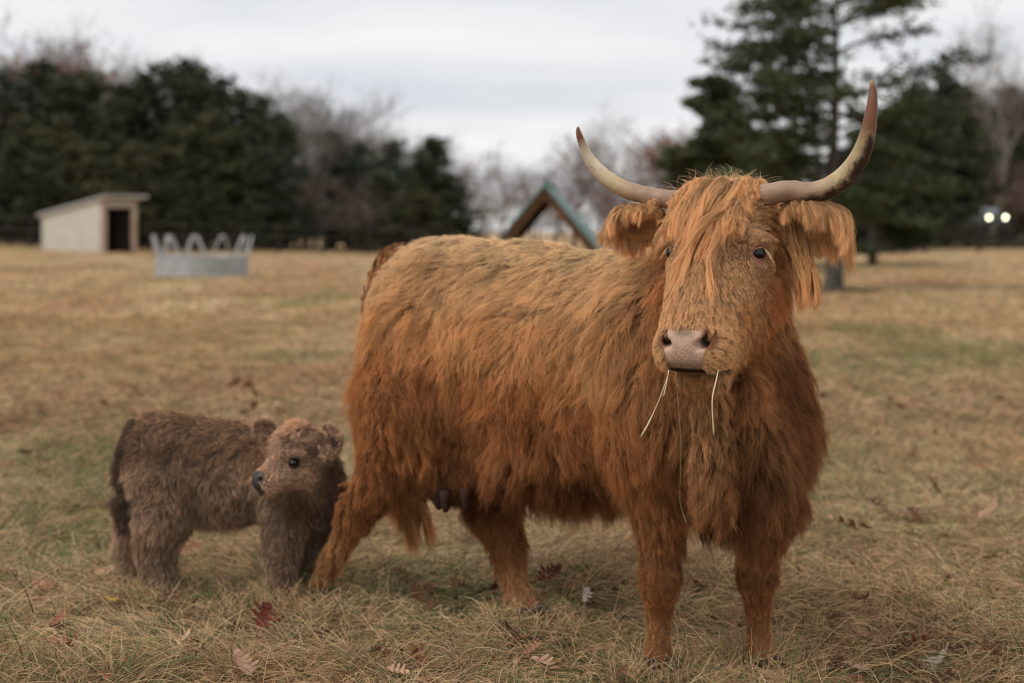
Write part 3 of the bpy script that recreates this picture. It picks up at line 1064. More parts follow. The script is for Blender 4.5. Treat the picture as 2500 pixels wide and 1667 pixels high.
for i in range(nb_):         # vertical siding boards of the long wall
    u0, u1 = SL * i / nb_ + 0.012, SL * (i + 1) / nb_ - 0.012
    o_ = -pv * 0.03
    mb = MB(); mb.hexa(np.array([SP(u0, 0, zc - 0.25) + o_, SP(u1, 0, zc - 0.1) + o_, SP(u1, 0, zc - 0.1), SP(u0, 0, zc - 0.25),
                                 SP(u0, 0, topz(u0)) + o_, SP(u1, 0, topz(u1)) + o_, SP(u1, 0, topz(u1)), SP(u0, 0, topz(u0))]))
    mb.build("siding_board", M_white, shed)
for nm, w_, in (("shade_lining", 0.02), ("shade_lining", SW - 0.035), ("far_wall", SW)):  # dark linings added inside so the doorway reads as shaded
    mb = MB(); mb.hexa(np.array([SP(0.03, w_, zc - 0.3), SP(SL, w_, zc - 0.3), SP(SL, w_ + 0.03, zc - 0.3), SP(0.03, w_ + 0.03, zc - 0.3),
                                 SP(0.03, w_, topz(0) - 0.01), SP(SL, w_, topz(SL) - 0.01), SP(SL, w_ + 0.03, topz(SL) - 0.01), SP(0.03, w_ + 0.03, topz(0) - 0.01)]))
    mb.build(nm, M_dark if nm == "shade_lining" else M_white, shed)
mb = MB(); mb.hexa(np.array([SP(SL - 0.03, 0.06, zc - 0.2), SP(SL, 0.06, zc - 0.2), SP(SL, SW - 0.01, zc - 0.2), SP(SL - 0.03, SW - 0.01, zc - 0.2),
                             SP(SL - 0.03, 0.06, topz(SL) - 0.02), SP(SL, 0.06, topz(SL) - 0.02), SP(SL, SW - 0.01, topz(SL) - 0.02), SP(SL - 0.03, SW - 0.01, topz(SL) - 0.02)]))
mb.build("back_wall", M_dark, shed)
def spbox(name, u0, u1, w0, w1, z0, z1, m_):
    mb = MB(); mb.hexa(np.array([SP(u0, w0, z0), SP(u1, w0, z0), SP(u1, w1, z0), SP(u0, w1, z0), SP(u0, w0, z1), SP(u1, w0, z1), SP(u1, w1, z1), SP(u0, w1, z1)]))
    return mb.build(name, m_, shed)
spbox("door_post", -0.06, 0.0, -0.03, 0.16, zc - 0.3, zc + 1.98, M_rust)
spbox("door_post", -0.06, 0.0, SW - 0.22, SW + 0.03, zc - 0.3, zc + 1.98, M_rust)
spbox("door_header", -0.07, 0.0, 0.16, SW - 0.22, zc + 1.68, zc + 1.98, M_trim)
spbox("corner_trim", 0.0, 0.09, -0.05, -0.03, zc - 0.3, zc + 1.97, M_trim)
spbox("corner_trim", SL - 0.09, SL, -0.05, -0.03, zc - 0.2, zc + 1.36, M_trim)
R0 = [(-0.45, -0.14), (SL + 0.25, -0.14), (SL + 0.25, SW + 0.28), (-0.45, SW + 0.28)]
bt = [SP(u, w, topz(u) + 0.02) for u, w in R0]; tpz = [SP(u, w, topz(u) + 0.13) for u, w in R0]
mb = MB(); mb.hexa(np.array(bt + tpz)); mb.build("roof", M_roof, shed)
for k in range(9):
    w_ = -0.1 + (SW + 0.34) * k / 8
    mb = MB(); mb.tube([SP(-0.45, w_, topz(-0.45) + 0.135), SP(SL + 0.25, w_, topz(SL + 0.25) + 0.135)], 0.02, 5)
    mb.build("roof_rib", M_roof, shed)

# ------------------------------------------------------------------ round hay feeder
M_galv = mat("galvanised_sheet", (0.40, 0.43, 0.44), 0.45, metal=0.35, noise=(2.5, (0.30, 0.32, 0.33)), bump=0.1)
M_tube = mat("galvanised_tube", (0.42, 0.43, 0.43), 0.4, metal=0.35, noise=(6, (0.42, 0.42, 0.43)))
FC = P(493, 668, 37.2); FC[2] = 0; fz = gz(FC[0], FC[1]); RR = 1.20
FC[2] = fz
feeder = empty("hay_feeder", tuple(FC), "round galvanised metal hay feeder ring with slanted bars, right of the shed", "hay feeder")
for s3 in range(3):
    mb = MB(); V = []; F = []
    a0, a1 = R(120 * s3 + 12), R(120 * s3 + 130.5)
    m_ = 20
    for k in range(m_ + 1):
        a_ = a0 + (a1 - a0) * k / m_
        for (r_, z_) in ((RR, 0.02), (RR + 0.012, 0.16), (RR, 0.18), (RR + 0.012, 0.34), (RR, 0.36), (RR, 0.49), (RR - 0.012, 0.49), (RR - 0.012, 0.02)):
            V.append(FC + [r_ * math.cos(a_), r_ * math.sin(a_), z_ + (0.06 if z_ < 0.03 else 0)])
    for k in range(m_):
        for j in range(8):
            j2 = (j + 1) % 8
            F.append((k * 8 + j, (k + 1) * 8 + j, (k + 1) * 8 + j2, k * 8 + j2))
    F.append(tuple(range(8))); F.append(tuple(m_ * 8 + j for j in range(8))[::-1])
    mb.add(V, F); mb.build("sheet_panel", M_galv, feeder)
for z_ in (0.52, 0.05):
    mb = MB(); a_ = np.linspace(0, 2 * math.pi, 49)
    mb.tube(FC + np.column_stack([RR * np.cos(a_), RR * np.sin(a_), np.full(49, z_)]), 0.028, 8, cap=False); mb.build("hoop", M_tube, feeder, True)
for k in range(11):
    a_ = 2 * math.pi * k / 11 + 0.2
    hw_ = 0.26
    pts = []
    for (da, z_) in ((-1.0, 0.52), (-0.62, 0.78), (-0.28, 1.00), (0, 1.06), (0.28, 1.00), (0.62, 0.78), (1.0, 0.52)):
        aa = a_ + da * hw_ / RR
        rr__ = RR + 0.10 * (z_ - 0.56) / 0.6
        pts.append(FC + [rr__ * math.cos(aa), rr__ * math.sin(aa), z_])
    mb = MB(); mb.tube(crom(pts, 22), 0.026, 8); mb.build("slant_bar", M_tube, feeder, True)

# ------------------------------------------------------------------ gabled feeder with a green roof
M_barge = mat("stained_timber", (0.15, 0.078, 0.036), 0.8, spec=0.15, noise=(4, (0.09, 0.048, 0.026)))
M_under = mat("roof_underside_timber", (0.045, 0.03, 0.022), 0.9, noise=(6, (0.07, 0.05, 0.035)))
M_green_r = mat("green_roof_metal", (0.13, 0.225, 0.215), 0.5, metal=0.15, noise=(2, (0.10, 0.18, 0.17)))
DF = 24.0
ap = P(1329, 452, DF)
yaw = R(-8)
gd = np.array([-math.sin(yaw), math.cos(yaw), 0]); wdv = np.array([math.cos(yaw), math.sin(yaw), 0])
gf = empty("gabled_feeder", (ap[0], DF, gz(ap[0], DF)), "timber hay shelter with a steep green metal gable roof behind the cow's back", "shelter")
sl_ = 1.19; hw_ = 1.22; dep = 1.5
def GP(a_, b_, c_): return ap + wdv * a_ + gd * b_ + HZ * c_
nrmk = 1 / math.hypot(1, sl_)
for sg in (1, -1):
    # bargeboard at each gable
    for b0, b1 in ((0, 0.05), (dep - 0.05, dep)):
        mb = MB(); th = 0.24
        mb.hexa(np.array([GP(0, b0, -th), GP(sg * hw_, b0, -sl_ * hw_ - th * 0.95), GP(sg * hw_, b1, -sl_ * hw_ - th * 0.95), GP(0, b1, -th),
                          GP(0, b0, -0.03), GP(sg * hw_, b0, -sl_ * hw_ - 0.03), GP(sg * hw_, b1, -sl_ * hw_ - 0.03), GP(0, b1, -0.03)][:4][::1] +
                         [GP(0, b0, -0.03), GP(sg * hw_, b0, -sl_ * hw_ - 0.03), GP(sg * hw_, b1, -sl_ * hw_ - 0.03), GP(0, b1, -0.03)]))
        mb.build("bargeboard", M_barge, gf)
    mb = MB()
    mb.hexa(np.array([GP(0, 0.06, -0.085), GP(sg * hw_, 0.06, -sl_ * hw_ - 0.085), GP(sg * hw_, dep - 0.06, -sl_ * hw_ - 0.085), GP(0, dep - 0.06, -0.085),
                      GP(0, 0.06, -0.03), GP(sg * hw_, 0.06, -sl_ * hw_ - 0.03), GP(sg * hw_, dep - 0.06, -sl_ * hw_ - 0.03), GP(0, dep - 0.06, -0.03)]))
    mb.build("roof_decking", M_under, gf)
    for k in range(6):
        b0 = -0.06 + (dep + 0.12) * k / 6; b1 = -0.06 + (dep + 0.12) * (k + 1) / 6 - 0.006
        mb = MB(); e1 = sg * (hw_ + 0.06)
        mb.hexa(np.array([GP(0, b0, -0.022), GP(e1, b0, -sl_ * abs(e1) - 0.022), GP(e1, b1, -sl_ * abs(e1) - 0.022), GP(0, b1, -0.022),
                          GP(0, b0, 0.03), GP(e1, b0, -sl_ * abs(e1) + 0.02), GP(e1, b1, -sl_ * abs(e1) + 0.02), GP(0, b1, 0.03)]))
        mb.build("roof_sheet", M_green_r, gf)
    for b_ in (0.12, dep - 0.2):
        zt = ap[2] - sl_ * (hw_ - 0.12) - 0.12
        cx_ = GP(sg * (hw_ - 0.12), b_, 0)
        z0 = gz(cx_[0], cx_[1])
        mb = MB(); mb.box((cx_[0], cx_[1], (z0 - 0.05 + zt) / 2), (0.10, 0.10, zt - z0 + 0.05), rz=yaw); mb.build("post", M_barge, gf)
mb = MB(); mb.box(tuple(GP(0, dep / 2, -1.35)), (1.7, 1.4, 0.05), rz=yaw); mb.build("hay_rack", M_under, gf)
mb = MB(); mb.tube([GP(0, 0.06, 0.035), GP(0, dep + 0.07, 0.035)], 0.05, 8); mb.build("ridge_cap", M_green_r, gf)

# ------------------------------------------------------------------ fences
M_frail = mat("dark_fence_board", (0.030, 0.027, 0.024), 0.95, spec=0.1, noise=(3, (0.055, 0.05, 0.045)))


def fence(pA, pB, nb__, nrail, hgt, label, mat_=M_frail):
    root = empty("board_fence", (pA[0], pA[1], gz(pA[0], pA[1])), label, "fence")
    pts = [np.array(pA) + (np.array(pB) - pA) * k / nb__ for k in range(nb__ + 1)]
    mp_ = []
    for p in pts:
        z = gz(p[0], p[1])
        mb = MB(); mb.box((0, 0, 0), (0.13, 0.13, hgt + 0.25)); o = mb.build("post", mat_, root)
        if mp_: 
            me_ = o.data; o.data = mp_[0]; bpy.data.meshes.remove(me_)
        else: mp_.append(o.data)
        o.matrix_world = Matrix.Translation((p[0], p[1], z + hgt / 2 - 0.05))
    for a_, b_ in zip(pts[:-1], pts[1:]):
        za, zb = gz(a_[0], a_[1]), gz(b_[0], b_[1])
        dr = unit(np.array([b_[0] - a_[0], b_[1] - a_[1], 0])); nn = np.array([-dr[1], dr[0], 0])
        if nn[1] > 0: nn = -nn
        for r_ in range(nrail):
            h_ = hgt * (0.22 + 0.70 * r_ / (nrail - 1))
            A_ = np.array([a_[0], a_[1], za + h_]) + nn * 0.09 + dr * 0.01; B_2 = np.array([b_[0], b_[1], zb + h_]) + nn * 0.09 - dr * 0.01
            mb = MB(); mb.hexa(np.array([A_ - HZ * 0.05, B_2 - HZ * 0.05, B_2 - HZ * 0.05 + nn * 0.03, A_ - HZ * 0.05 + nn * 0.03, A_ + HZ * 0.05, B_2 + HZ * 0.05, B_2 + HZ * 0.05 + nn * 0.03, A_ + HZ * 0.05 + nn * 0.03]))
            mb.build("rail", mat_, root)
    return root


HZ = np.array([0, 0, 1.0])
def PX(px_, d): return np.array([(px_ - 1250) / FPX * d, d, 0.0])


fence(PX(-150, 60), PX(300, 60.0), 4, 3, 1.25, "dark board fence running behind the white shed on the left")
fence(PX(330, 61), PX(1110, 66.0), 7, 3, 1.25, "dark board fence along the foot of the wood behind the hay feeder")
fence(PX(1980, 58), PX(2650, 61), 5, 4, 1.15, "dark four-board fence at the right edge of the field below the car")

# ------------------------------------------------------------------ distant car with its headlights on
M_car = mat("car_paint_dark", (0.02, 0.024, 0.032), 0.25, spec=0.6)
M_glass = mat("car_glass", (0.42, 0.45, 0.48), 0.08, spec=0.9)
M_lamp = mat("headlight_lit", (1, 1, 0.9), 0.3, emit=((1.0, 1.0, 0.62), 8.0))
M_tyre = mat("tyre_rubber", (0.02, 0.02, 0.02), 0.8)
M_chrome = mat("grille_metal", (0.10, 0.105, 0.115), 0.35, metal=0.6)
dc = 88.0
cc_ = P(2434, 521, dc)
zb = CAM_H - (560 - HOR) / FPX * dc - 0.05
car = empty("parked_car", (cc_[0], dc, zb), "distant dark car with both round headlights glowing, on the track at the right", "car")
yw = R(12)
cs_, sn_ = math.cos(yw), math.sin(yw)
def CPt(a_, b_, c_):       # a: car's width, b: backwards, c: up
    return np.array([cc_[0] + a_ * cs_ - b_ * sn_, dc + a_ * sn_ + b_ * cs_, zb + c_])
prof = [(0.0, 0.35), (0.0, 0.80), (0.18, 0.98), (1.15, 1.10), (1.85, 1.62), (2.3, 1.70), (3.8, 1.68), (4.45, 1.15), (4.5, 0.40)]
V = []; F = []
for a_, k in ((-0.88, 1), (0.88, 1)):
    for (b_, c_) in prof:
        V.append(CPt(a_ * (0.86 if c_ > 1.2 else 1), b_, c_))
npf = len(prof)
for k in range(npf): F.append((k, (k + 1) % npf, npf + (k + 1) % npf, npf + k))
F.append(tuple(range(npf))[::-1]); F.append(tuple(npf + k for k in range(npf)))
mb = MB(); mb.add(V, F); o = mb.build("body", M_car, car)
bv = o.modifiers.new("bevel", 'BEVEL'); bv.width = 0.06; bv.segments = 3
mb = MB(); mb.hexa(np.array([CPt(-0.72, 1.17, 1.145), CPt(0.72, 1.17, 1.145), CPt(0.70, 1.22, 1.13), CPt(-0.70, 1.22, 1.13), CPt(-0.64, 1.80, 1.61), CPt(0.64, 1.80, 1.61), CPt(0.62, 1.84, 1.59), CPt(-0.62, 1.84, 1.59)])); mb.build("windscreen", M_glass, car)
for sg in (-1, 1):
    mb = MB(); mb.hexa(np.array([CPt(0.885 * sg, 1.5, 1.15), CPt(0.885 * sg, 3.9, 1.15), CPt(0.80 * sg, 3.8, 1.15), CPt(0.80 * sg, 1.6, 1.15), CPt(0.79 * sg, 1.95, 1.58), CPt(0.79 * sg, 3.6, 1.58), CPt(0.74 * sg, 3.6, 1.58), CPt(0.74 * sg, 1.95, 1.58)])); mb.build("side_window", M_glass, car)
    mb = MB(); c0 = CPt(0.56 * sg, -0.015, 0.78); mb.tube([c0, CPt(0.56 * sg, -0.045, 0.78)], 0.10, 20); mb.build("headlight", M_lamp, car)
    for b_ in (0.85, 3.6):
        mb = MB(); mb.tube([CPt(0.66 * sg, b_, 0.34), CPt(0.90 * sg, b_, 0.34)], 0.34, 20); mb.build("wheel", M_tyre, car)
mb = MB(); mb.hexa(np.array([CPt(-0.42, -0.03, 0.66), CPt(0.42, -0.03, 0.66), CPt(0.42, 0.02, 0.66), CPt(-0.42, 0.02, 0.66), CPt(-0.42, -0.03, 0.86), CPt(0.42, -0.03, 0.86), CPt(0.42, 0.02, 0.86), CPt(-0.42, 0.02, 0.86)])); mb.build("grille", M_chrome, car)
mb = MB(); mb.hexa(np.array([CPt(-0.86, -0.06, 0.38), CPt(0.86, -0.06, 0.38), CPt(0.86, 0.03, 0.38), CPt(-0.86, 0.03, 0.38), CPt(-0.86, -0.06, 0.56), CPt(0.86, -0.06, 0.56), CPt(0.86, 0.03, 0.56), CPt(-0.86, 0.03, 0.56)])); mb.build("bumper", M_car, car)
for sg in (-1, 1):
    mb = MB(); mb.box(tuple(CPt(1.0 * sg, 1.5, 1.15)), (0.2, 0.1, 0.14), rz=yw); mb.build("mirror", M_car, car)
# ------------------------------------------------------------------ the cow
CO = np.array([-0.27, 4.80, 0.0])
CA = np.array([0.766, -0.643, 0.0])
CR = np.array([-0.643, -0.766, 0.0])


def L(f, s, z):
    return CO + f * CA + s * CR + np.array([0, 0, z])


H0 = np.array([0.554, 3.75, 1.127])
HG = unit(np.array([-0.50, -0.866, 0.0]))
HL = unit(np.array([0.866, -0.50, 0.0]))
HZ = np.array([0, 0, 1.0])


def Hd(a, b, c):
    return H0 + a * HL + b * HG + c * HZ


def Hv(a, b, c):
    return a * HL + b * HG + c * HZ


HAX = np.stack([HL, HG, HZ])
BAX = np.stack([CA, CR, HZ])

cow_f = Field(var_axis(-0.86, 1.15, 0.30, 0.80, 0.016, 0.0052),
              var_axis(3.35, 5.25, 3.38, 3.90, 0.018, 0.0055),
              var_axis(-0.04, 1.42, 0.80, 1.36, 0.016, 0.0055))
q = cow_f
# trunk
q.ell(L(0.55, 0.0, 0.745), (0.55, 0.275, 0.345), 0.05, BAX)
q.ell(L(0.22, 0.0, 0.84), (0.38, 0.25, 0.29), 0.08, BAX)
q.ell(L(0.09, 0.0, 0.86), (0.225, 0.215, 0.265), 0.08, BAX)
q.ell(L(0.98, 0.03, 0.80), (0.33, 0.26, 0.33), 0.08, BAX)
q.ell(L(1.20, 0.06, 0.70), (0.22, 0.20, 0.27), 0.08, BAX)     # chest
q.cone(L(1.30, 0.10, 0.62), L(1.18, 0.03, 0.50), 0.13, 0.12, 0.08)  # brisket
q.cone(L(-0.02, 0, 1.045), L(0.45, 0, 1.04), 0.095, 0.08, 0.10)     # spine
q.cone(L(0.45, 0, 1.04), L(1.05, 0, 1.015), 0.08, 0.085, 0.10)
q.cone(L(0.12, 0.17, 1.035), L(0.12, -0.17, 1.035), 0.072, 0.072, 0.08)  # hips
q.cone(L(-0.05, 0.06, 0.985), L(-0.05, -0.06, 0.985), 0.085, 0.085, 0.08)
# neck
q.cone(L(1.02, 0.02, 0.88), Hd(-0.02, -0.15, -0.05), 0.235, 0.145, 0.08)
q.cone(L(1.15, 0.05, 0.72), Hd(-0.02, -0.10, -0.14), 0.20, 0.115, 0.08)
q.cone(L(1.00, 0.0, 1.00), Hd(0.0, -0.14, 0.10), 0.10, 0.09, 0.08)
# far shoulder and near shoulder
q.cone(L(1.04, -0.12, 0.90), L(1.20, -0.13, 0.62), 0.15, 0.13, 0.07)
q.cone(L(0.95, 0.16, 0.88), L(1.02, 0.19, 0.60), 0.15, 0.13, 0.07)
# front legs


def leg(pts, rad, k=0.035):
    for i in range(len(pts) - 1):
        q.cone(pts[i], pts[i + 1], rad[i], rad[i + 1], k)


g_h = 0.02
leg([L(1.02, 0.19, 0.62), P(1615, 1240, 3.97), P(1612, 1415, 3.96), P(1606, 1580, 4.0), P(1610, 1630, 3.99)],
    [0.110, 0.056, 0.044, 0.029, 0.040])
leg([L(1.20, -0.16, 0.62), P(1850, 1240, 4.04), P(1848, 1405, 4.02), P(1852, 1568, 4.06), P(1868, 1622, 4.03)],
    [0.110, 0.056, 0.044, 0.029, 0.040])
q.cone(P(1610, 1415, 3.945), P(1608, 1440, 3.95), 0.05, 0.045, 0.02)
q.cone(P(1848, 1405, 4.005), P(1850, 1428, 4.01), 0.05, 0.045, 0.02)
# hind legs: near one stretched back
q.cone(L(0.06, 0.09, 0.90), P(1000, 1010, 4.57), 0.165, 0.12, 0.07)
q.cone(L(-0.04, 0.09, 0.84), P(960, 1000, 4.66), 0.12, 0.105, 0.07)
leg([P(985, 1000, 4.58), P(928, 1170, 4.62), P(868, 1262, 4.78), P(812, 1365, 4.84), P(786, 1415, 4.85)],
    [0.125, 0.076, 0.047, 0.034, 0.040])
q.cone(P(862, 1215, 4.78), P(856, 1262, 4.79), 0.036, 0.038, 0.03)
# far one under the belly
q.cone(L(0.04, -0.12, 0.88), P(1190, 1060, 4.70), 0.17, 0.12, 0.06)
leg([P(1190, 1060, 4.70), P(1205, 1240, 4.72), P(1238, 1330, 4.66), P(1265, 1462, 4.55), P(1295, 1512, 4.49)],
    [0.12, 0.078, 0.050, 0.036, 0.044])
# groove in front of the thigh, hollow behind the shoulder, loose folds of the dewlap
q.cone(L(0.22, 0.325, 0.98), L(0.20, 0.325, 0.62), 0.050, 0.060, 0.09, sub=True)
q.cone(L(0.84, 0.335, 0.90), L(0.88, 0.335, 0.60), 0.050, 0.050, 0.09, sub=True)
q.cone(P(1815, 955, 3.74), P(1905, 1225, 3.80), 0.040, 0.050, 0.035)
q.cone(P(1905, 1225, 3.80), P(1860, 1300, 3.86), 0.050, 0.060, 0.04)
q.cone(P(1735, 980, 3.66), P(1740, 1200, 3.74), 0.035, 0.045, 0.04)
# udder
q.ell(P(1105, 1165, 4.60), (0.11, 0.10, 0.085), 0.05, BAX)
# head: skull, forehead, face, muzzle, jaw
q.ell(Hd(0, -0.02, 0.055), (0.120, 0.115, 0.115), 0.03, HAX)
q.cone(Hd(-0.07, -0.03, 0.128), Hd(0.07, -0.03, 0.128), 0.046, 0.046, 0.05)
q.cone(Hd(0, 0.035, 0.02), Hd(0, 0.165, -0.15), 0.098, 0.072, 0.04)
q.cone(Hd(-0.064, 0.02, 0.0), Hd(-0.042, 0.14, -0.17), 0.07, 0.05, 0.04)
q.cone(Hd(0.064, 0.02, 0.0), Hd(0.042, 0.14, -0.17), 0.07, 0.05, 0.04)
q.cone(Hd(-0.070, -0.04, -0.10), Hd(-0.035, 0.12, -0.235), 0.068, 0.045, 0.05)   # cheeks
q.cone(Hd(0.070, -0.04, -0.10), Hd(0.035, 0.12, -0.235), 0.068, 0.045, 0.05)
q.cone(Hd(0.0, -0.04, -0.15), Hd(0.0, 0.10, -0.26), 0.08, 0.055, 0.05)
q.ell(Hd(0, 0.175, -0.215), (0.088, 0.088, 0.078), 0.035, HAX)                  # muzzle
q.cone(Hd(-0.045, 0.195, -0.232), Hd(0.045, 0.195, -0.232), 0.052, 0.052, 0.02)
q.cone(Hd(-0.028, 0.228, -0.205), Hd(0.028, 0.228, -0.205), 0.030, 0.030, 0.025)   # nose pad
q.cone(Hd(-0.035, 0.22, -0.24), Hd(0.035, 0.22, -0.24), 0.030, 0.030, 0.02)
q.cone(Hd(-0.030, 0.135, -0.303), Hd(0.030, 0.135, -0.303), 0.034, 0.034, 0.012)      # lower lip, chin
q.cone(Hd(0, 0.08, -0.265), Hd(0, 0.135, -0.300), 0.048, 0.036, 0.02)
# brows and eye sockets
for sg in (1, -1):
    q.cone(Hd(0.092 * sg, 0.07, 0.045), Hd(0.132 * sg, 0.02, 0.035), 0.022, 0.018, 0.02)
    q.cone(Hd(0.090 * sg, 0.085, -0.020), Hd(0.134 * sg, 0.02, -0.024), 0.018, 0.014, 0.02)
    q.ell(Hd(0.127 * sg, 0.056, 0.012), (0.020, 0.024, 0.017), 0.006, HAX, sub=True)
    # nostrils: comma-shaped
    q.cone(Hd(0.044 * sg, 0.265, -0.214), Hd(0.056 * sg, 0.215, -0.200), 0.0145, 0.011, 0.006, sub=True)
    q.cone(Hd(0.058 * sg, 0.252, -0.190), Hd(0.061 * sg, 0.21, -0.186), 0.010, 0.008, 0.006, sub=True)
    q.cone(Hd(0.072 * sg, 0.215, -0.222), Hd(0.078 * sg, 0.19, -0.205), 0.012, 0.012, 0.012)   # nostril wing
# mouth slit
q.cone(Hd(-0.06, 0.235, -0.281), Hd(0.06, 0.235, -0.281), 0.005, 0.005, 0.004, sub=True)
q.cone(Hd(0.06, 0.235, -0.281), Hd(0.085, 0.16, -0.278), 0.005, 0.004, 0.004, sub=True)
q.cone(Hd(-0.06, 0.235, -0.281), Hd(-0.085, 0.16, -0.278), 0.005, 0.004, 0.004, sub=True)

cow_V, cow_F = cow_f.mesh()
hl = (cow_V - H0) @ HAX.T     # head coordinates of every vertex
base_c = np.array([0.235, 0.095, 0.036]) * (1 + 0.25 * fbm(cow_V, 9)[:, None])
pink = np.array([0.60, 0.395, 0.295])
dkp = np.array([0.20, 0.105, 0.075])
inpad = sstep(0.195, 0.215, hl[:, 1]) * sstep(0.060, 0.048, np.abs(hl[:, 0]) - 0.25 * np.clip(-0.225 - hl[:, 2], -0.02, 0.0)) * sstep(-0.283, -0.276, hl[:, 2]) * sstep(-0.165, -0.178, hl[:, 2])
mott = fbm(cow_V, 90, 2)
low = sstep(-0.235, -0.275, hl[:, 2])
padc = pink[None] * (1 - 0.45 * low[:, None]) * (1 + 0.14 * mott[:, None])
topb = sstep(-0.200, -0.185, hl[:, 2]) * sstep(0.04, 0.01, np.abs(hl[:, 0]))
padc = padc * (1 - 0.45 * topb[:, None])
colr = base_c * (1 - inpad[:, None]) + padc * inpad[:, None]
for sg in (1, -1):
    dn = np.linalg.norm((hl - np.array([0.052 * sg, 0.225, -0.203])) * [1, 0.7, 1], axis=1)
    colr = colr * (0.12 + 0.88 * sstep(0.012, 0.026, dn)[:, None])
    de = np.linalg.norm(hl - np.array([0.122 * sg, 0.056, 0.010]), axis=1)
    w = sstep(0.045, 0.026, de)[:, None]
    colr = colr * (1 - w) + np.array([0.36, 0.17, 0.10]) * w
mouth = (hl[:, 2] > -0.292) & (hl[:, 2] < -0.274) & (hl[:, 1] > 0.13)
colr[mouth] *= 0.12
chin = (hl[:, 2] < -0.285) & (hl[:, 1] > 0.12)
colr[chin] = np.array([0.30, 0.16, 0.09])

M_skin = mat("cow_skin", rough=0.6, spec=0.2, attr="col", bump=0.35, noise=(160, (0.8, 0.76, 0.74), 0.15))
M_skin.node_tree.nodes["Mix"].inputs[6].default_value = (1, 1, 1, 1)
cow = empty("highland_cow", L(0.5, 0, 0), "large shaggy ginger cow with long upswept horns facing the camera, straw in its mouth", "cow")
me = mesh_from("body", cow_V, cow_F, M_skin)
vcol(me, "col", colr)
link("body", me, cow)

# eyes
M_eye = mat("eye_dark", (0.008, 0.005, 0.004), 0.06, spec=0.45)
for sg in (1, -1):
    bm = bmesh.new()
    bmesh.ops.create_uvsphere(bm, u_segments=24, v_segments=16, radius=0.0215)
    for v in bm.verts: v.co.z *= 0.86
    m_ = bpy.data.meshes.new("eye"); bm.to_mesh(m_); bm.free()
    m_.polygons.foreach_set("use_smooth", np.ones(len(m_.polygons), bool))
    m_.materials.append(M_eye)
    o = link("eye", m_, cow)
    o.matrix_world = Matrix.Translation(Vector(Hd(0.1165 * sg, 0.049, 0.011)))
M_lid = mat("eyelid_skin", (0.22, 0.085, 0.055), 0.5, noise=(60, (0.36, 0.16, 0.11)))
for sg in (1, -1):
    pts = []
    for k in range(25):
        t = k / 24 * 2 * math.pi
        w = np.array([0.118 * sg - 0.012 * sg * math.cos(t) * 0.3, 0.052, 0.011]) + 0
        a_, c_ = math.cos(t) * 0.0225, math.sin(t) * 0.0150
        # lid ring lies on the side-front of the head
        dirv = np.array([-0.55 * sg, 0.83, 0.0])
        nrm_ = np.array([0.83 * sg, 0.55, 0.0])
        pts.append(Hd(*(np.array([0.1165 * sg, 0.049, 0.011]) + dirv * a_ + np.array([0, 0, c_]) + nrm_ * (0.0125 - abs(math.cos(t)) * 0.006))))
    mb = MB(); mb.tube(np.array(pts), 0.0038, 8, cap=False)
    mb.build("eyelid", M_lid, cow, smooth=True)

# horns
M_horn = bpy.data.materials.new("horn_keratin"); M_horn.use_nodes = True
t = M_horn.node_tree; b = t.nodes["Principled BSDF"]
b.inputs["Roughness"].default_value = 0.48
b.inputs["Specular IOR Level"].default_value = 0.28
a = t.nodes.new("ShaderNodeAttribute"); a.attribute_name = "col"
co = t.nodes.new("ShaderNodeTexCoord")
n1 = t.nodes.new("ShaderNodeTexNoise"); n1.inputs["Scale"].default_value = 34; n1.inputs["Detail"].default_value = 8; n1.inputs["Roughness"].default_value = 0.7
t.links.new(co.outputs["Object"], n1.inputs["Vector"])
ad = t.nodes.new("ShaderNodeMath"); ad.operation = 'ADD'
t.links.new(n1.outputs["Fac"], ad.inputs[0]); t.links.new(a.outputs["Alpha"], ad.inputs[1])
rr = t.nodes.new("ShaderNodeMapRange"); rr.inputs["From Min"].default_value = 0.86; rr.inputs["From Max"].default_value = 1.12
t.links.new(ad.outputs[0], rr.inputs["Value"])
x = t.nodes.new("ShaderNodeMix"); x.data_type = 'RGBA'
t.links.new(rr.outputs[0], x.inputs[0]); t.links.new(a.outputs["Color"], x.inputs[6]); x.inputs[7].default_value = (0.045, 0.022, 0.015, 1)
t.links.new(x.outputs[2], b.inputs["Base Color"])
bp = t.nodes.new("ShaderNodeBump"); bp.inputs["Strength"].default_value = 0.7; bp.inputs["Distance"].default_value = 0.005
t.links.new(n1.outputs["Fac"], bp.inputs["Height"]); t.links.new(bp.outputs[0], b.inputs["Normal"])

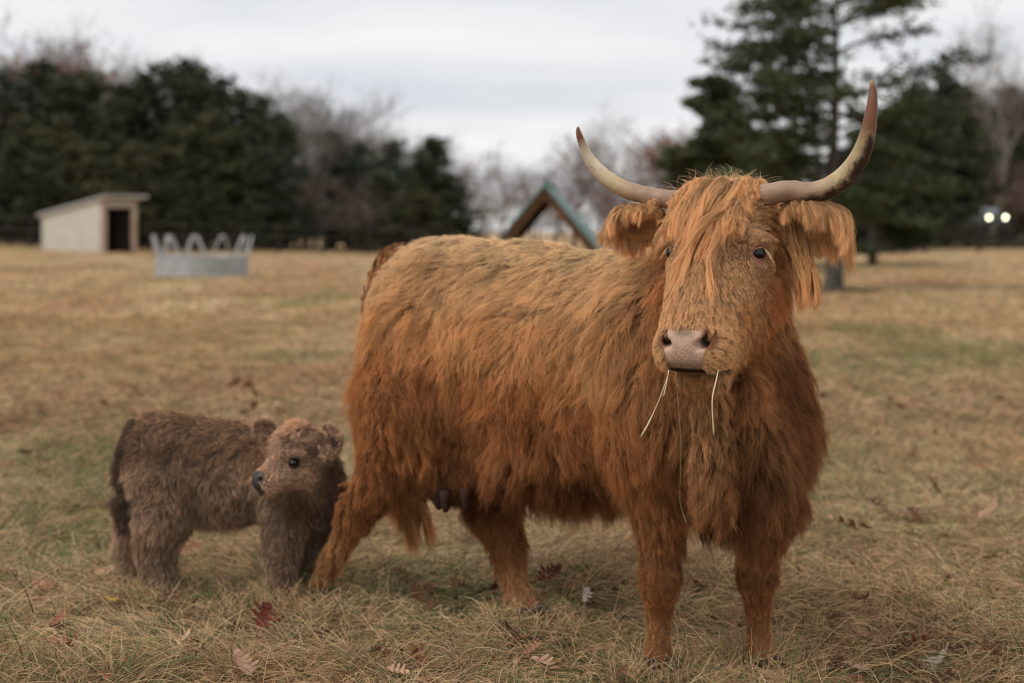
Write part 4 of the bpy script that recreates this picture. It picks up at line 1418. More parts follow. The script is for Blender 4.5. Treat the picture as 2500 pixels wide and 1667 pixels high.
hornR = [P(1860, 478, 3.71), P(1925, 466, 3.685), P(1970, 470, 3.66), P(2016, 461, 3.63), P(2062, 432, 3.60), P(2098, 385, 3.57), P(2118, 328, 3.55), P(2128, 267, 3.55), P(2131, 226, 3.56), P(2128, 197, 3.57)]
radR = [0.030, 0.027, 0.0265, 0.0265, 0.0270, 0.0245, 0.0195, 0.0145, 0.0100, 0.0045]
hornL = [P(1690, 492, 3.84), P(1625, 486, 3.87), P(1572, 476, 3.90), P(1520, 460, 3.93), P(1474, 430, 3.95), P(1440, 391, 3.95), P(1422, 352, 3.94), P(1413, 326, 3.93), P(1411, 310, 3.92)]
radL = [0.028, 0.0255, 0.0245, 0.0240, 0.0215, 0.0165, 0.0115, 0.0080, 0.0035]
for pts, rad, side in ((hornR, radR, 1), (hornL, radL, -1)):
    n = 70
    cp = crom(pts, n)
    rd = crom(np.array(rad)[:, None], n)[:, 0]
    rd = rd * (1 + 0.028 * np.sin(np.linspace(0, 85, n) + 1.5 * np.sin(np.linspace(0, 9, n))) * sstep(0.55, 0.1, np.linspace(0, 1, n)))
    rd[-1] *= 0.6
    mb = MB(); mb.tube(cp, rd, 28)
    V = np.concatenate(mb.V)
    # a little out of round
    tt = np.repeat(np.linspace(0, 1, n), 28)
    ivory = np.array([0.46, 0.35, 0.20]); base_ = np.array([0.31, 0.20, 0.135]); tipc = np.array([0.17, 0.065, 0.032]); pale = np.array([0.66, 0.56, 0.41])
    if side > 0:
        key = [(0, base_), (0.25, base_ * 1.1), (0.42, ivory * 1.05), (0.58, ivory), (0.70, tipc), (0.92, tipc * 0.9), (1, np.array([0.36, 0.22, 0.14]))]
    else:
        key = [(0, base_), (0.28, base_ * 1.15), (0.42, ivory), (0.58, pale), (0.72, pale * 0.8), (0.82, tipc * 1.35), (1, np.array([0.30, 0.20, 0.13]))]
    cc = np.stack([np.interp(tt, [k[0] for k in key], [k[1][i] for k in key]) for i in range(3)], 1)
    cc = cc * (1 + 0.22 * fbm(V, 25)[:, None]) * (1 + 0.16 * fbm(V, 90)[:, None])
    cc = np.clip(cc, 0.02, 0.9)
    # dark staining on the outer / under side of the bend, as an amount in alpha
    under = np.einsum('ij,ij->i', V - np.repeat(cp, 28, axis=0), np.broadcast_to(unit(np.array([0.75 * side, -0.2, -0.65])), V.shape)) / np.repeat(rd, 28)
    if side > 0:
        st = 0.46 * sstep(0.10, 0.25, tt) * sstep(0.75, 0.60, tt) * sstep(-0.6, 0.6, under) + 0.22 * sstep(0.05, 0.2, tt) * sstep(0.8, 0.6, tt)
    else:
        st = 0.34 * sstep(0.30, 0.5, tt) * sstep(0.95, 0.7, tt) * sstep(-0.3, 0.8, under)
    o = mb.build("horn", M_horn, cow, smooth=True)
    vcol(o.data, "col", np.hstack([cc, st[:, None]]))
    tag(o, "darker horn sweeping up with a black-stained bend and reddish tip" if side > 0 else "paler ivory horn curving up to a thin brown tip")

# hooves
M_hoof = mat("hoof_horn", (0.045, 0.030, 0.022), 0.75, spec=0.15, noise=(40, (0.08, 0.055, 0.04)), bump=0.3)
for (px_, py_, d_, hx, hy) in ((1612, 1594, 3.97, 0.1, -1), (1874, 1588, 4.01, 0.3, -1), (772, 1400, 4.83, 0.3, -0.6), (1306, 1492, 4.46, 0.8, -0.6)):
    c = P(px_, py_, d_); c[2] = gz(c[0], c[1])
    f = unit(np.array([hx, hy, 0.0])); s_ = np.array([-f[1], f[0], 0])
    mb = MB()
    for k in (-1, 1):
        o_ = c + s_ * 0.024 * k
        b4 = [o_ - f * 0.045 - s_ * 0.021, o_ - f * 0.045 + s_ * 0.021, o_ + f * 0.065 + s_ * 0.012, o_ + f * 0.065 - s_ * 0.012]
        t4 = [o_ - f * 0.040 - s_ * 0.018 + HZ * 0.055, o_ - f * 0.040 + s_ * 0.018 + HZ * 0.055, o_ + f * 0.030 + s_ * 0.012 + HZ * 0.062, o_ + f * 0.030 - s_ * 0.012 + HZ * 0.062]
        mb.hexa(np.array(b4 + t4))
    mb.build("hoof", M_hoof, cow)

# teats
M_teat = mat("teat_skin", (0.050, 0.026, 0.02), 0.8, spec=0.1)
for (px_, py_, d_) in ((1070, 1190, 4.52), (1086, 1196, 4.47), (1136, 1192, 4.47)):
    mb = MB(); p0 = P(px_, py_, d_)
    mb.tube([p0, p0 + [0, 0, -0.03], p0 + [0.002, 0, -0.052], p0 + [0.003, 0, -0.066], p0 + [0.003, 0, -0.070]], [0.019, 0.0155, 0.013, 0.009, 0.003], 12)
    mb.build("teat", M_teat, cow, smooth=True)

# ------------------------------------------------------------------ the cow's coat
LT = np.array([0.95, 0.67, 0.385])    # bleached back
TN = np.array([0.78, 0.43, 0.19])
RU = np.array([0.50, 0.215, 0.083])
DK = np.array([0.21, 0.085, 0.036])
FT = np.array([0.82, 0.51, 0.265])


def LD(f, s, z): return unit(f * CA + s * CR + z * HZ)


rows = []
# pos, dir, length, gravity, curl, lift, clump, colour
for s in (1, -1):
    w = s
    for f in (-0.05, 0.2, 0.45, 0.7, 0.95):
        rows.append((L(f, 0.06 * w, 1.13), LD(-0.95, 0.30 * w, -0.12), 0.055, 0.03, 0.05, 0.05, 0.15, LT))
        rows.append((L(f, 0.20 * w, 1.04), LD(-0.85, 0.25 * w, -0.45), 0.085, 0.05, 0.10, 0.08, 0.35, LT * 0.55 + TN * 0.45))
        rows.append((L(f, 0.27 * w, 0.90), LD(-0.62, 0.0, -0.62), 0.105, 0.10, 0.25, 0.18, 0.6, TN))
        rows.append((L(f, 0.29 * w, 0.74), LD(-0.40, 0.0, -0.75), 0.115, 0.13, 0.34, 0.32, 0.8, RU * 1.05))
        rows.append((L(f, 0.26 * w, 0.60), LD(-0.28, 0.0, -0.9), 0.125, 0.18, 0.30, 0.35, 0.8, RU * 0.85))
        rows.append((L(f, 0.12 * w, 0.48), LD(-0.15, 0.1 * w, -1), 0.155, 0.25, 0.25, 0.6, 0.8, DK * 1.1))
    rows.append((L(-0.20, 0.12 * w, 0.95), LD(-0.3, 0.3 * w, -0.8), 0.085, 0.1, 0.28, 0.25, 0.7, (TN + RU) / 2))
    rows.append((L(-0.22, 0.05 * w, 0.75), LD(-0.2, 0.1 * w, -1), 0.08, 0.12, 0.25, 0.25, 0.7, RU))
    # shoulder, neck, chest
    rows.append((L(0.95, 0.28 * w, 0.85), LD(-0.45, 0, -0.8), 0.13 if w > 0 else 0.08, 0.15, 0.24, 0.28, 0.8, TN * 0.95))
    rows.append((L(1.02, 0.28 * w, 0.62), LD(-0.1, 0, -1), 0.13 if w > 0 else 0.08, 0.2, 0.25, 0.35, 0.8, RU * 0.95))
    rows.append((L(1.18, 0.20 * w, 0.95), LD(-0.3, 0.1 * w, -0.9), 0.15, 0.15, 0.18, 0.25, 0.8, (TN + RU) / 2))
    rows.append((L(1.25, 0.20 * w, 0.72), LD(0, 0.1 * w, -1), 0.15 if w > 0 else 0.09, 0.2, 0.24, 0.30, 0.8, DK * 1.45))
    rows.append((L(1.30, 0.12 * w, 0.52), LD(0, 0.05 * w, -1), 0.12, 0.25, 0.28, 0.4, 0.8, DK * 1.2))
    rows.append((L(1.15, 0.08 * w, 0.42), LD(0, 0.05 * w, -1), 0.11, 0.3, 0.2, 0.6, 0.8, DK))
rows.append((L(1.05, 0.03, 1.12), LD(-0.8, 0.4, -0.3), 0.08, 0.1, 0.12, 0.12, 0.5, (TN + LT) / 2))
rows.append((L(1.20, 0.15, 1.10), LD(-0.5, 0.6, -0.6), 0.13, 0.15, 0.2, 0.3, 0.75, TN))
rows.append((L(1.40, 0.10, 0.80), LD(0.1, 0, -1), 0.13, 0.2, 0.25, 0.30, 0.8, DK * 1.35))
# near thigh and legs
for (px_, py_, d_, dr, ln, c_) in (
        (930, 900, 4.55, LD(-0.35, 0.1, -0.9), 0.06, RU * 1.15), (900, 1050, 4.5, LD(-0.3, 0, -0.95), 0.05, RU * 1.1),
        (990, 1000, 4.42, LD(-0.1, 0, -1), 0.08, RU * 0.95), (850, 1120, 4.6, LD(-0.3, 0, -0.95), 0.045, RU * 1.1),
        (900, 1230, 4.65, LD(-0.4, 0, -0.9), 0.045, RU * 0.8), (860, 1290, 4.74, LD(-0.4, 0, -0.9), 0.042, RU * 0.9),
        (810, 1350, 4.8, LD(-0.4, 0, -0.9), 0.032, TN * 1.05), (785, 1395, 4.8, LD(-0.4, 0, -0.9), 0.020, TN * 0.9),
        (1200, 1180, 4.6, LD(0.2, 0, -1), 0.07, DK * 0.9), (1230, 1320, 4.6, LD(0.2, 0, -1), 0.045, RU * 0.8),
        (1262, 1420, 4.5, LD(0.3, 0, -1), 0.022, TN * 0.8), (1295, 1480, 4.42, LD(0.3, 0, -1), 0.014, TN * 0.9),
        (1590, 1200, 3.88, LD(0, 0, -1), 0.10, RU * 0.9), (1600, 1300, 3.88, LD(0, 0, -1), 0.06, RU * 0.9),
        (1605, 1390, 3.9, LD(0, 0, -1), 0.035, RU * 0.75), (1606, 1470, 3.92, LD(0, 0, -1), 0.013, RU * 1.05),
        (1608, 1580, 3.94, LD(0, 0, -1), 0.010, TN * 0.85),
        (1850, 1200, 3.95, LD(0, 0, -1), 0.09, DK * 1.3), (1850, 1300, 3.95, LD(0, 0, -1), 0.055, RU * 0.8),
        (1850, 1390, 3.97, LD(0, 0, -1), 0.032, RU * 0.7), (1852, 1470, 4.0, LD(0, 0, -1), 0.013, RU),
        (1866, 1575, 4.0, LD(0, 0, -1), 0.010, TN * 0.85),
        (1105, 1190, 4.55, LD(0, 0, -1), 0.02, DK)):
    rows.append((P(px_, py_, d_), dr, ln, 0.12, 0.14, 0.30, 0.7, c_))
# head
def HDv(a, b, c): return unit(Hv(a, b, c))
for (p, dr, ln, gr_, cu, li, cl, c_) in (
        (Hd(0, 0.10, 0.10), HDv(0, 0.5, -1), 0.045, 0.05, 0.1, 0.2, 0.6, FT),
        (Hd(0, 0.16, 0.0), HDv(0, 0.5, -1), 0.036, 0.05, 0.03, 0.12, 0.7, FT * 1.02),
        (Hd(0, 0.215, -0.10), HDv(0.02, 0.4, -1), 0.034, 0.03, 0.02, 0.10, 0.7, FT * 1.15),
        (Hd(0, 0.24, -0.155), HDv(0, 0.3, -1), 0.020, 0.0, 0.1, 0.15, 0.5, FT * 1.2),
        (Hd(0.05, 0.19, -0.12), HDv(0.4, 0.2, -1), 0.030, 0.03, 0.03, 0.10, 0.7, FT * 1.1),
        (Hd(-0.05, 0.19, -0.12), HDv(-0.4, 0.2, -1), 0.030, 0.03, 0.03, 0.10, 0.7, FT * 1.1),
        (Hd(0.09, 0.10, -0.06), HDv(0.35, -0.3, -1), 0.016, 0.03, 0.03, 0.08, 0.5, FT * 1.0),
        (Hd(-0.09, 0.10, -0.06), HDv(-0.35, -0.3, -1), 0.016, 0.03, 0.03, 0.08, 0.5, FT * 1.0),
        (Hd(0.10, 0.075, 0.05), HDv(0.5, -0.3, 0.6), 0.016, 0.0, 0.05, 0.15, 0.4, FT * 0.95),
        (Hd(-0.10, 0.075, 0.05), HDv(-0.5, -0.3, 0.6), 0.016, 0.0, 0.05, 0.15, 0.4, FT * 0.95),
        (Hd(0.096, 0.085, 0.005), HDv(-0.5, 0.3, -0.6), 0.005, 0.0, 0.02, 0.05, 0.3, np.array([0.62, 0.36, 0.22])),
        (Hd(-0.096, 0.085, 0.005), HDv(0.5, 0.3, -0.6), 0.005, 0.0, 0.02, 0.05, 0.3, np.array([0.62, 0.36, 0.22])),
        (Hd(0.137, 0.035, 0.008), HDv(0.3, -0.8, -0.3), 0.006, 0.0, 0.02, 0.05, 0.3, FT * 0.8),
        (Hd(-0.137, 0.035, 0.008), HDv(-0.3, -0.8, -0.3), 0.006, 0.0, 0.02, 0.05, 0.3, FT * 0.8),
        (Hd(0.118, 0.065, 0.036), HDv(0.5, -0.3, 0.7), 0.008, 0.0, 0.02, 0.05, 0.3, FT * 0.9),
        (Hd(-0.118, 0.065, 0.036), HDv(-0.5, -0.3, 0.7), 0.008, 0.0, 0.02, 0.05, 0.3, FT * 0.9),
        (Hd(0.116, 0.07, -0.022), HDv(0.3, -0.3, -0.8), 0.006, 0.0, 0.02, 0.05, 0.3, np.array([0.66, 0.40, 0.25])),
        (Hd(-0.116, 0.07, -0.022), HDv(-0.3, -0.3, -0.8), 0.006, 0.0, 0.02, 0.05, 0.3, np.array([0.66, 0.40, 0.25])),
        (Hd(0.105, 0.08, -0.02), HDv(0.4, -0.4, -0.8), 0.012, 0.0, 0.05, 0.1, 0.3, FT * 1.0),
        (Hd(-0.105, 0.08, -0.02), HDv(-0.4, -0.4, -0.8), 0.012, 0.0, 0.05, 0.1, 0.3, FT * 1.0),
        (Hd(0.10, 0.09, -0.16), HDv(0.5, -0.6, -0.6), 0.026, 0.03, 0.1, 0.15, 0.6, TN),
        (Hd(-0.10, 0.09, -0.16), HDv(-0.5, -0.6, -0.6), 0.026, 0.03, 0.1, 0.15, 0.6, TN),
        (Hd(0.14, -0.02, -0.10), HDv(0.1, -0.6, -0.8), 0.045, 0.06, 0.2, 0.25, 0.7, RU * 1.15),
        (Hd(-0.14, -0.02, -0.10), HDv(-0.1, -0.6, -0.8), 0.045, 0.06, 0.2, 0.25, 0.7, RU * 1.15),
        (Hd(0.13, -0.02, 0.04), HDv(0.2, -0.6, -0.7), 0.05, 0.05, 0.15, 0.2, 0.7, RU * 0.9),
        (Hd(-0.13, -0.02, 0.04), HDv(-0.2, -0.6, -0.7), 0.05, 0.05, 0.15, 0.2, 0.7, RU),
        (Hd(0.10, 0.19, -0.22), HDv(0.8, -0.4, -0.4), 0.020, 0.02, 0.12, 0.2, 0.5, FT * 1.12),
        (Hd(-0.10, 0.19, -0.22), HDv(-0.8, -0.4, -0.4), 0.020, 0.02, 0.12, 0.2, 0.5, FT * 1.15),
        (Hd(0.10, 0.15, -0.265), HDv(0.7, -0.5, -0.6), 0.024, 0.04, 0.12, 0.2, 0.5, FT * 0.95),
        (Hd(-0.10, 0.15, -0.265), HDv(-0.7, -0.5, -0.6), 0.024, 0.04, 0.12, 0.2, 0.5, FT * 0.95),
        (Hd(0.0, 0.17, -0.335), HDv(0, 0.1, -1), 0.026, 0.1, 0.1, 0.6, 0.5, TN * 0.8),
        (Hd(0.0, 0.06, -0.32), HDv(0.1, -0.3, -1), 0.06, 0.15, 0.2, 0.4, 0.7, RU * 0.9),
        (Hd(0.10, 0.0, -0.24), HDv(0.2, -0.5, -1), 0.06, 0.12, 0.2, 0.3, 0.7, RU),
        (Hd(-0.10, 0.0, -0.24), HDv(-0.2, -0.5, -1), 0.06, 0.12, 0.2, 0.3, 0.7, RU),
        (Hd(0, -0.05, 0.18), HDv(0, -0.3, 1), 0.04, 0.0, 0.2, 0.5, 0.6, FT),
        (Hd(0, -0.16, 0.10), HDv(0, -1, -0.2), 0.09, 0.1, 0.2, 0.3, 0.7, TN)):
    rows.append((p, dr, ln, gr_, cu, li, cl, c_))
cow_g = Groom(rows, None)


def bald(p):
    """1 where the head has no fur: nose pad, lips, eyes."""
    h = (p - H0) @ HAX.T
    b_ = sstep(0.195, 0.212, h[:, 1]) * sstep(0.058, 0.050, np.abs(h[:, 0]) + 0.28 * np.clip(-0.225 - h[:, 2], 0, 0.06)) * sstep(-0.162, -0.172, h[:, 2])
    for sg in (1, -1):
        b_ = np.maximum(b_, sstep(0.031, 0.026, np.linalg.norm(h - np.array([0.121 * sg, 0.055, 0.011]), axis=1)))
        b_ = np.maximum(b_, sstep(0.026, 0.021, np.linalg.norm((h - np.array([0.053 * sg, 0.235, -0.203])) * [1, .6, 1], axis=1)))
    b_ = np.maximum(b_, ((np.abs(h[:, 2] + 0.281) < 0.010) & (h[:, 1] > 0.14)).astype(float))
    return b_


CAMP = np.array([0, 0, CAM_H])


def cow_w(p, n, head=5.0):
    v = unit(CAMP - p)
    face = (v * n).sum(1)
    w = 0.30 + 0.9 * sstep(-0.45, 0.1, face)
    h = (p - H0) @ HAX.T
    ish = sstep(-0.16, 0.0, h[:, 1]) * sstep(0.24, 0.16, np.abs(h[:, 0])) * sstep(-0.40, -0.33, h[:, 2])
    w = w * (1 + head * ish)
    low_ = (p[:, 2] < 0.05)
    return w * np.where(low_, 0.4, 1)


FURK = float(os.environ.get("FURK", "1"))
M_coat = hair_mat("cow_hair", rootk=0.48, rough=0.5, spec=0.08, trans=0.16, tip=1.22)


def coat(name, field, V, F, groom, wfun, baldf, n1, n2, n3, K, mat_, parent, r0, seed, colvar=0.16, freq=9.0, curlk=1.0, wavek=0.006, spread=(0.004, 0.002), dirnoise=0.35, offs=0.022, colf=None, clk=(0.5, 0.72), lenk=1.0):
    r1 = sample_surface(V, F, n1, wfun); r1 = r1[baldf(r1) < 0.5]
    g = groom(r1)
    dk_ = (dirnoise * np.clip((g[:, 3] / 0.08) ** 1.5, 0.06, 1.1))[:, None]
    dv = unit(g[:, :3]) + dk_ * NZ3(r1 * 6.0) + 0.45 * dk_ * NZ3(r1 * 17.0)
    ln = g[:, 3] * lenk * RNG.uniform(0.7, 1.25, len(r1))
    offset = 0.003 + np.minimum(offs, ln * 0.22) * RNG.random(len(r1))
    c1 = grow(field, r1, unit(dv), ln, K, g[:, 4], g[:, 5] * curlk, g[:, 6], offset, seed, freq)
    lockc = 1 + colvar * RNG.normal(0, 1, len(r1))
    r2 = sample_surface(V, F, n2, wfun); r2 = r2[baldf(r2) < 0.5]
    g2 = groom(r2)
    c2, i2 = derive(r2, r1, c1, g2[:, 7] * clk[0], spread[0] * np.clip(g2[:, 3] / 0.09, 0.12, 1.1), seed + 1, wave=np.minimum(wavek, g2[:, 3] * 0.06), waven=1.5, lenvar=0.35)
    lc2 = lockc[i2] * (1 + 0.5 * colvar * RNG.normal(0, 1, len(r2)))
    r3 = sample_surface(V, F, n3, wfun); r3 = r3[baldf(r3) < 0.35]
    g3 = groom(r3)
    c3, i3 = derive(r3, r2, c2, g3[:, 7] * clk[1], spread[1] * np.clip(g3[:, 3] / 0.09, 0.12, 1.1), seed + 2, wave=np.minimum(wavek * 0.3, g3[:, 3] * 0.02), waven=2.0, lenvar=0.3, stray=0.10)
    tint = g3[:, 8:11] * (np.clip(lc2[i3], 0.6, 1.5) * (1 + 0.10 * RNG.normal(0, 1, len(r3))) * (1 + 0.26 * fbm(r3, 4.5)))[:, None]
    if colf is not None: tint = colf(r3, tint)
    rr_ = r0 * (0.7 + 0.5 * RNG.random(len(r3)))[:, None] * taper(K, 1.0, 0.2, 0.35)[None] * np.clip(g3[:, 3] / 0.06, 0.55, 1.0)[:, None]
    return make_hair(name, c3, rr_, satclip(tint), mat_, parent), (r1, c1)


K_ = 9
coat("coat", cow_f, cow_V, cow_F, cow_g, cow_w, bald, int(7000), int(60000), int(470000 * FURK), K_, M_coat, cow, 0.00038, 21, colvar=0.14, wavek=0.010, spread=(0.007, 0.004), offs=0.014, clk=(0.42, 0.66), dirnoise=0.50)

# forelock: long locks from the poll over the brow
nf = 420
ra = RNG.uniform(-0.115, 0.085, nf)
rb = RNG.uniform(-0.07, 0.075, nf)
roots = np.array([Hd(a_, b_, 0.26) for a_, b_ in zip(ra, rb)])
for _ in range(40):       # drop onto the skull
    sd = cow_f.sample(roots)
    roots[:, 2] -= np.clip(sd, -0.01, 0.02) * 0.7
hr = (roots - H0) @ HAX.T
side = hr[:, 0] - 0.035
dirs = np.array([Hv(1.0 * s_ + 0.15 * random.gauss(0, 1), 0.75 + 0.2 * random.random(), 0.25 if b_ > 0 else 0.5) for s_, b_ in zip(np.where(side < 0, -0.45 - 1.6 * np.abs(side), 0.15 + 1.5 * side), hr[:, 1])])
lnf = RNG.uniform(0.17, 0.31, nf) * np.where(side > 0.02, 0.60, 1.0) * np.where(hr[:, 1] < -0.02, 1.1, 1)
lnf = np.where(side > 0.010, np.minimum(lnf, 0.13), lnf)
lnf = np.where(side > 0.030, np.minimum(lnf, 0.085), lnf)
lnf = np.where(hr[:, 0] < -0.030, np.minimum(lnf, RNG.uniform(0.06, 0.115, nf)), lnf)
offf = 0.003 + 0.022 * RNG.random(nf)
KF = 16
lnf = np.where(side > 0.015, lnf * 0.8, lnf)
cf = grow(cow_f, roots, unit(dirs), lnf, KF, np.full(nf, 0.38), RNG.uniform(0.18, 0.5, nf), np.full(nf, 0.30), offf, 77, 14.0)
# the brow hair parts over both eyes
clear = np.ones(nf, bool)
for sg, rad_ in ((1, 0.040), (-1, 0.046)):
    ec = Hd(0.121 * sg, 0.062, 0.012)
    clear &= (np.linalg.norm(cf - ec, axis=2).min(1) > rad_)
    w_ = cf - ec
    al = (w_ @ unit(CAMP - ec))
    clear &= ~((np.linalg.norm(w_ - al[..., None] * unit(CAMP - ec), axis=2) < 0.026) & (al > 0)).any(1)
roots, cf, nf = roots[clear], cf[clear], int(clear.sum())
r2 = np.repeat(roots, 9, axis=0) + RNG.normal(0, 0.006, (nf * 9, 3))
c2, i2 = derive(r2, roots, cf, 0.66, 0.007, 5, wave=0.0035, waven=2.2, prof=1.3)
r3 = np.repeat(r2, 16, axis=0) + RNG.normal(0, 0.0022, (len(r2) * 16, 3))
c3, i3 = derive(r3, r2, c2, 0.82, 0.0024, 6, wave=0.0012, waven=3, prof=1.3)
lc = (1 + 0.20 * RNG.normal(0, 1, nf))[i2][i3] * (1 + 0.12 * RNG.normal(0, 1, len(r2)))[i3] * (1 + 0.1 * RNG.normal(0, 1, len(r3)))
tint = ((FT + TN) * 0.51)[None] * np.clip(lc, 0.55, 1.6)[:, None]
M_lock = hair_mat("forelock_hair", rootk=0.42, rough=0.45, spec=0.10, trans=0.14, tip=1.22)
make_hair("forelock", c3, (0.00034 * taper(KF, 1.0, 0.2, 0.5))[None] * RNG.uniform(0.7, 1.2, (len(c3), 1)), satclip(tint), M_lock, cow)

# flyaway wisps standing up on the poll
nw = 420
wr = roots[RNG.integers(0, nf, nw)] + RNG.normal(0, 0.01, (nw, 3))
wd_ = unit(np.array([Hv(random.gauss(0.05, 0.6), random.gauss(0.0, 0.4), 1.0) for _ in range(nw)]))
tt = np.linspace(0, 1, 9)[None, :, None]
wl = RNG.uniform(0.03, 0.075, nw)[:, None, None]
sidew = unit(RNG.normal(0, 1, (nw, 3)) * [1, 1, 0.1])[:, None]
cw = wr[:, None] + wd_[:, None] * wl * tt + sidew * wl * 0.55 * tt ** 2 - HZ * wl * 0.30 * tt ** 3
make_hair("poll_wisps", cw, (0.00028 * taper(9, 1.0, 0.2, 0.5))[None], np.broadcast_to(LT * 1.1, (nw, 3)), M_lock, cow)


# ears: a cupped leaf of skin with its own fringe
def make_ear(name, base, axis, up, front, length, width, parent, skin, hairm, nh, hl_, colr_, grav, r0, seed, gdir=None, nlock=60, K=12, curl=0.2, inner=None, inl=0.22):
    axis, front = unit(axis), unit(front)
    front = unit(front - axis * np.dot(front, axis))
    w_ = np.cross(front, axis)
    nu, nv = 18, 16
    V = []
    for i in range(nu):
        u = i / (nu - 1)
        wd__ = width * (0.38 + 0.62 * math.sin(math.pi * min(u * 0.86 + 0.10, 1))) * (1 if u < 0.93 else math.sqrt(max(0.02, (1 - u) / 0.07)))
        for j in range(nv):
            th = (j / (nv - 1) - 0.5) * R(215)
            V.append(base + axis * length * u + w_ * math.sin(th) * wd__ * 0.5 - front * (math.cos(th) * wd__ * 0.36) + front * wd__ * 0.2)
    V = np.array(V)
    Vi = []
    for i in range(nu):
        cen = base + axis * length * i / (nu - 1)
        for j in range(nv):
            p = V[i * nv + j]
            Vi.append(p + unit(cen - p + front * 0.01) * 0.005)
    A = np.concatenate([V, np.array(Vi)])
    n0 = nu * nv
    F = []
    for i in range(nu - 1):
        for j in range(nv - 1):
            a_, b_, c_, d_ = i * nv + j, i * nv + j + 1, (i + 1) * nv + j + 1, (i + 1) * nv + j
            F.append((a_, b_, c_, d_)); F.append((a_ + n0, d_ + n0, c_ + n0, b_ + n0))
        for j in (0, nv - 1):
            F.append((i * nv + j, (i + 1) * nv + j, (i + 1) * nv + j + n0, i * nv + j + n0))
    for i in (0, nu - 1):
        for j in range(nv - 1):
            F.append((i * nv + j, i * nv + j + 1, i * nv + j + 1 + n0, i * nv + j + n0))
    o = link(name, mesh_from(name, A, F, skin), parent)
    # hair
    rg = np.random.default_rng(seed)
    VF = np.array([f for f in F if len(f) == 4 and (max(f) < n0)])
    r1 = sample_surface(A, VF, nlock)
    VE = np.array([f for f in F if len(f) == 4])
    cen = base + axis * length * 0.45
    outw = unit(r1 - cen - front * np.dot(r1 - cen, front)[:, None] * 0.4)
    u1 = ((r1 - base) @ axis) / length
    d = unit(axis[None] * (0.7 + 0.5 * u1[:, None]) + outw * 0.65 + rg.normal(0, 0.26, r1.shape) + (0 if gdir is None else np.asarray(gdir)))
    c = [r1]
    p = r1.copy()
    ln = hl_ * rg.uniform(0.35, 1.2, nlock) * (0.45 + 0.65 * np.clip(u1, 0, 1))
    nz_ = VNoise(seed + 3, 3)
    for k in range(1, K):
        d = unit(d + np.array([0, 0, -grav]) + curl * nz_(p * 22 + k * 0.4))
        p = p + d * (ln / (K - 1))[:, None]
        c.append(p.copy())
    c1 = np.stack(c, 1)
    r2 = sample_surface(A, VF, nh // 12)
    c2, i2 = derive(r2, r1, c1, 0.5, 0.006, seed + 1, wave=0.004, waven=1.6)
    r3 = sample_surface(A, VF, nh)
    c3, i3 = derive(r3, r2, c2, 0.7, 0.003, seed + 2, wave=0.0015, waven=2, stray=0.10)
    lc = (1 + 0.2 * rg.normal(0, 1, nlock))[i2][i3] * (1 + 0.12 * rg.normal(0, 1, len(r2)))[i3] * (1 + 0.1 * rg.normal(0, 1, nh))
    make_hair("ear_hair", c3, (r0 * taper(K, 1.0, 0.2, 0.4))[None] * rg.uniform(0.7, 1.2, (nh, 1)), satclip(colr_[None] * np.clip(lc, 0.5, 1.6)[:, None]), hairm, o)
    if inner is not None:      # short hair lining the cup
        VI = np.array([f for f in F if len(f) == 4 and (min(f) >= n0)])
        ri = sample_surface(A, VI, nh // 2)
        di = unit(axis[None] * 0.6 + front[None] * 0.8 + rg.normal(0, 0.3, ri.shape))
        tt_ = np.linspace(0, 1, 6)[None, :, None]
        ci = ri[:, None] + di[:, None] * tt_ * (hl_ * inl) - HZ * tt_ ** 2 * hl_ * 0.08
        make_hair("ear_lining", ci, (r0 * taper(6, 1.0, 0.2, 0.4))[None], np.broadcast_to(inner, (len(ri), 3)), hairm, o)
    return o


M_earskin = mat("ear_skin", (0.26, 0.115, 0.055), 0.7, noise=(20, (0.36, 0.18, 0.09)))
# viewer's right: out to the side, fringe hanging long
make_ear("ear", P(1925, 512, 3.72), P(2046, 515, 3.66) - P(1925, 512, 3.72), None, HG * 0.75 - HZ * 0.65, 0.135, 0.095, cow, M_earskin, M_lock, int(20000), 0.135, (FT + TN) * 0.5, 0.40, 0.00036, 300, gdir=HZ * 0.10, nlock=200, K=14, curl=0.22, inner=TN * 0.9)
make_ear("ear", P(1622, 525, 3.88), P(1500, 528, 3.96) - P(1622, 525, 3.88), None, HG * 0.75 - HZ * 0.65, 0.130, 0.095, cow, M_earskin, M_lock, int(18000), 0.105, (FT + TN) * 0.5, 0.32, 0.00036, 400, gdir=HZ * 0.05, nlock=200, K=12, curl=0.24, inner=TN * 0.9)
# long locks that hang from behind the viewer's right ear down the jaw
nb = 60
rbk = np.array([P(random.uniform(1925, 1965), random.uniform(520, 600), random.uniform(3.70, 3.76)) for _ in range(nb)])
db = unit(np.array([Hv(random.gauss(0.15, 0.15), 0.25, -1.0) for _ in range(nb)]))
cb = grow(cow_f, rbk, db, RNG.uniform(0.12, 0.24, nb), 14, np.full(nb, 0.2), np.full(nb, 0.16), np.full(nb, 0.2), 0.004 + 0.012 * RNG.random(nb), 91, 12.0)
r2 = np.repeat(rbk, 8, axis=0) + RNG.normal(0, 0.006, (nb * 8, 3))
c2, i2 = derive(r2, rbk, cb, 0.7, 0.005, 15, wave=0.003, waven=2)
r3 = np.repeat(r2, 12, axis=0) + RNG.normal(0, 0.0022, (len(r2) * 12, 3))
c3, i3 = derive(r3, r2, c2, 0.8, 0.002, 16)
make_hair("cheek_locks", c3, (0.00042 * taper(14, 1.0, 0.2, 0.5))[None], np.clip((TN * 0.95)[None] * (1 + 0.2 * RNG.normal(0, 1, nb))[i2][i3][:, None] * (1 + 0.1 * RNG.normal(0, 1, (len(c3), 1))), 0.02, 0.9), M_lock, cow)

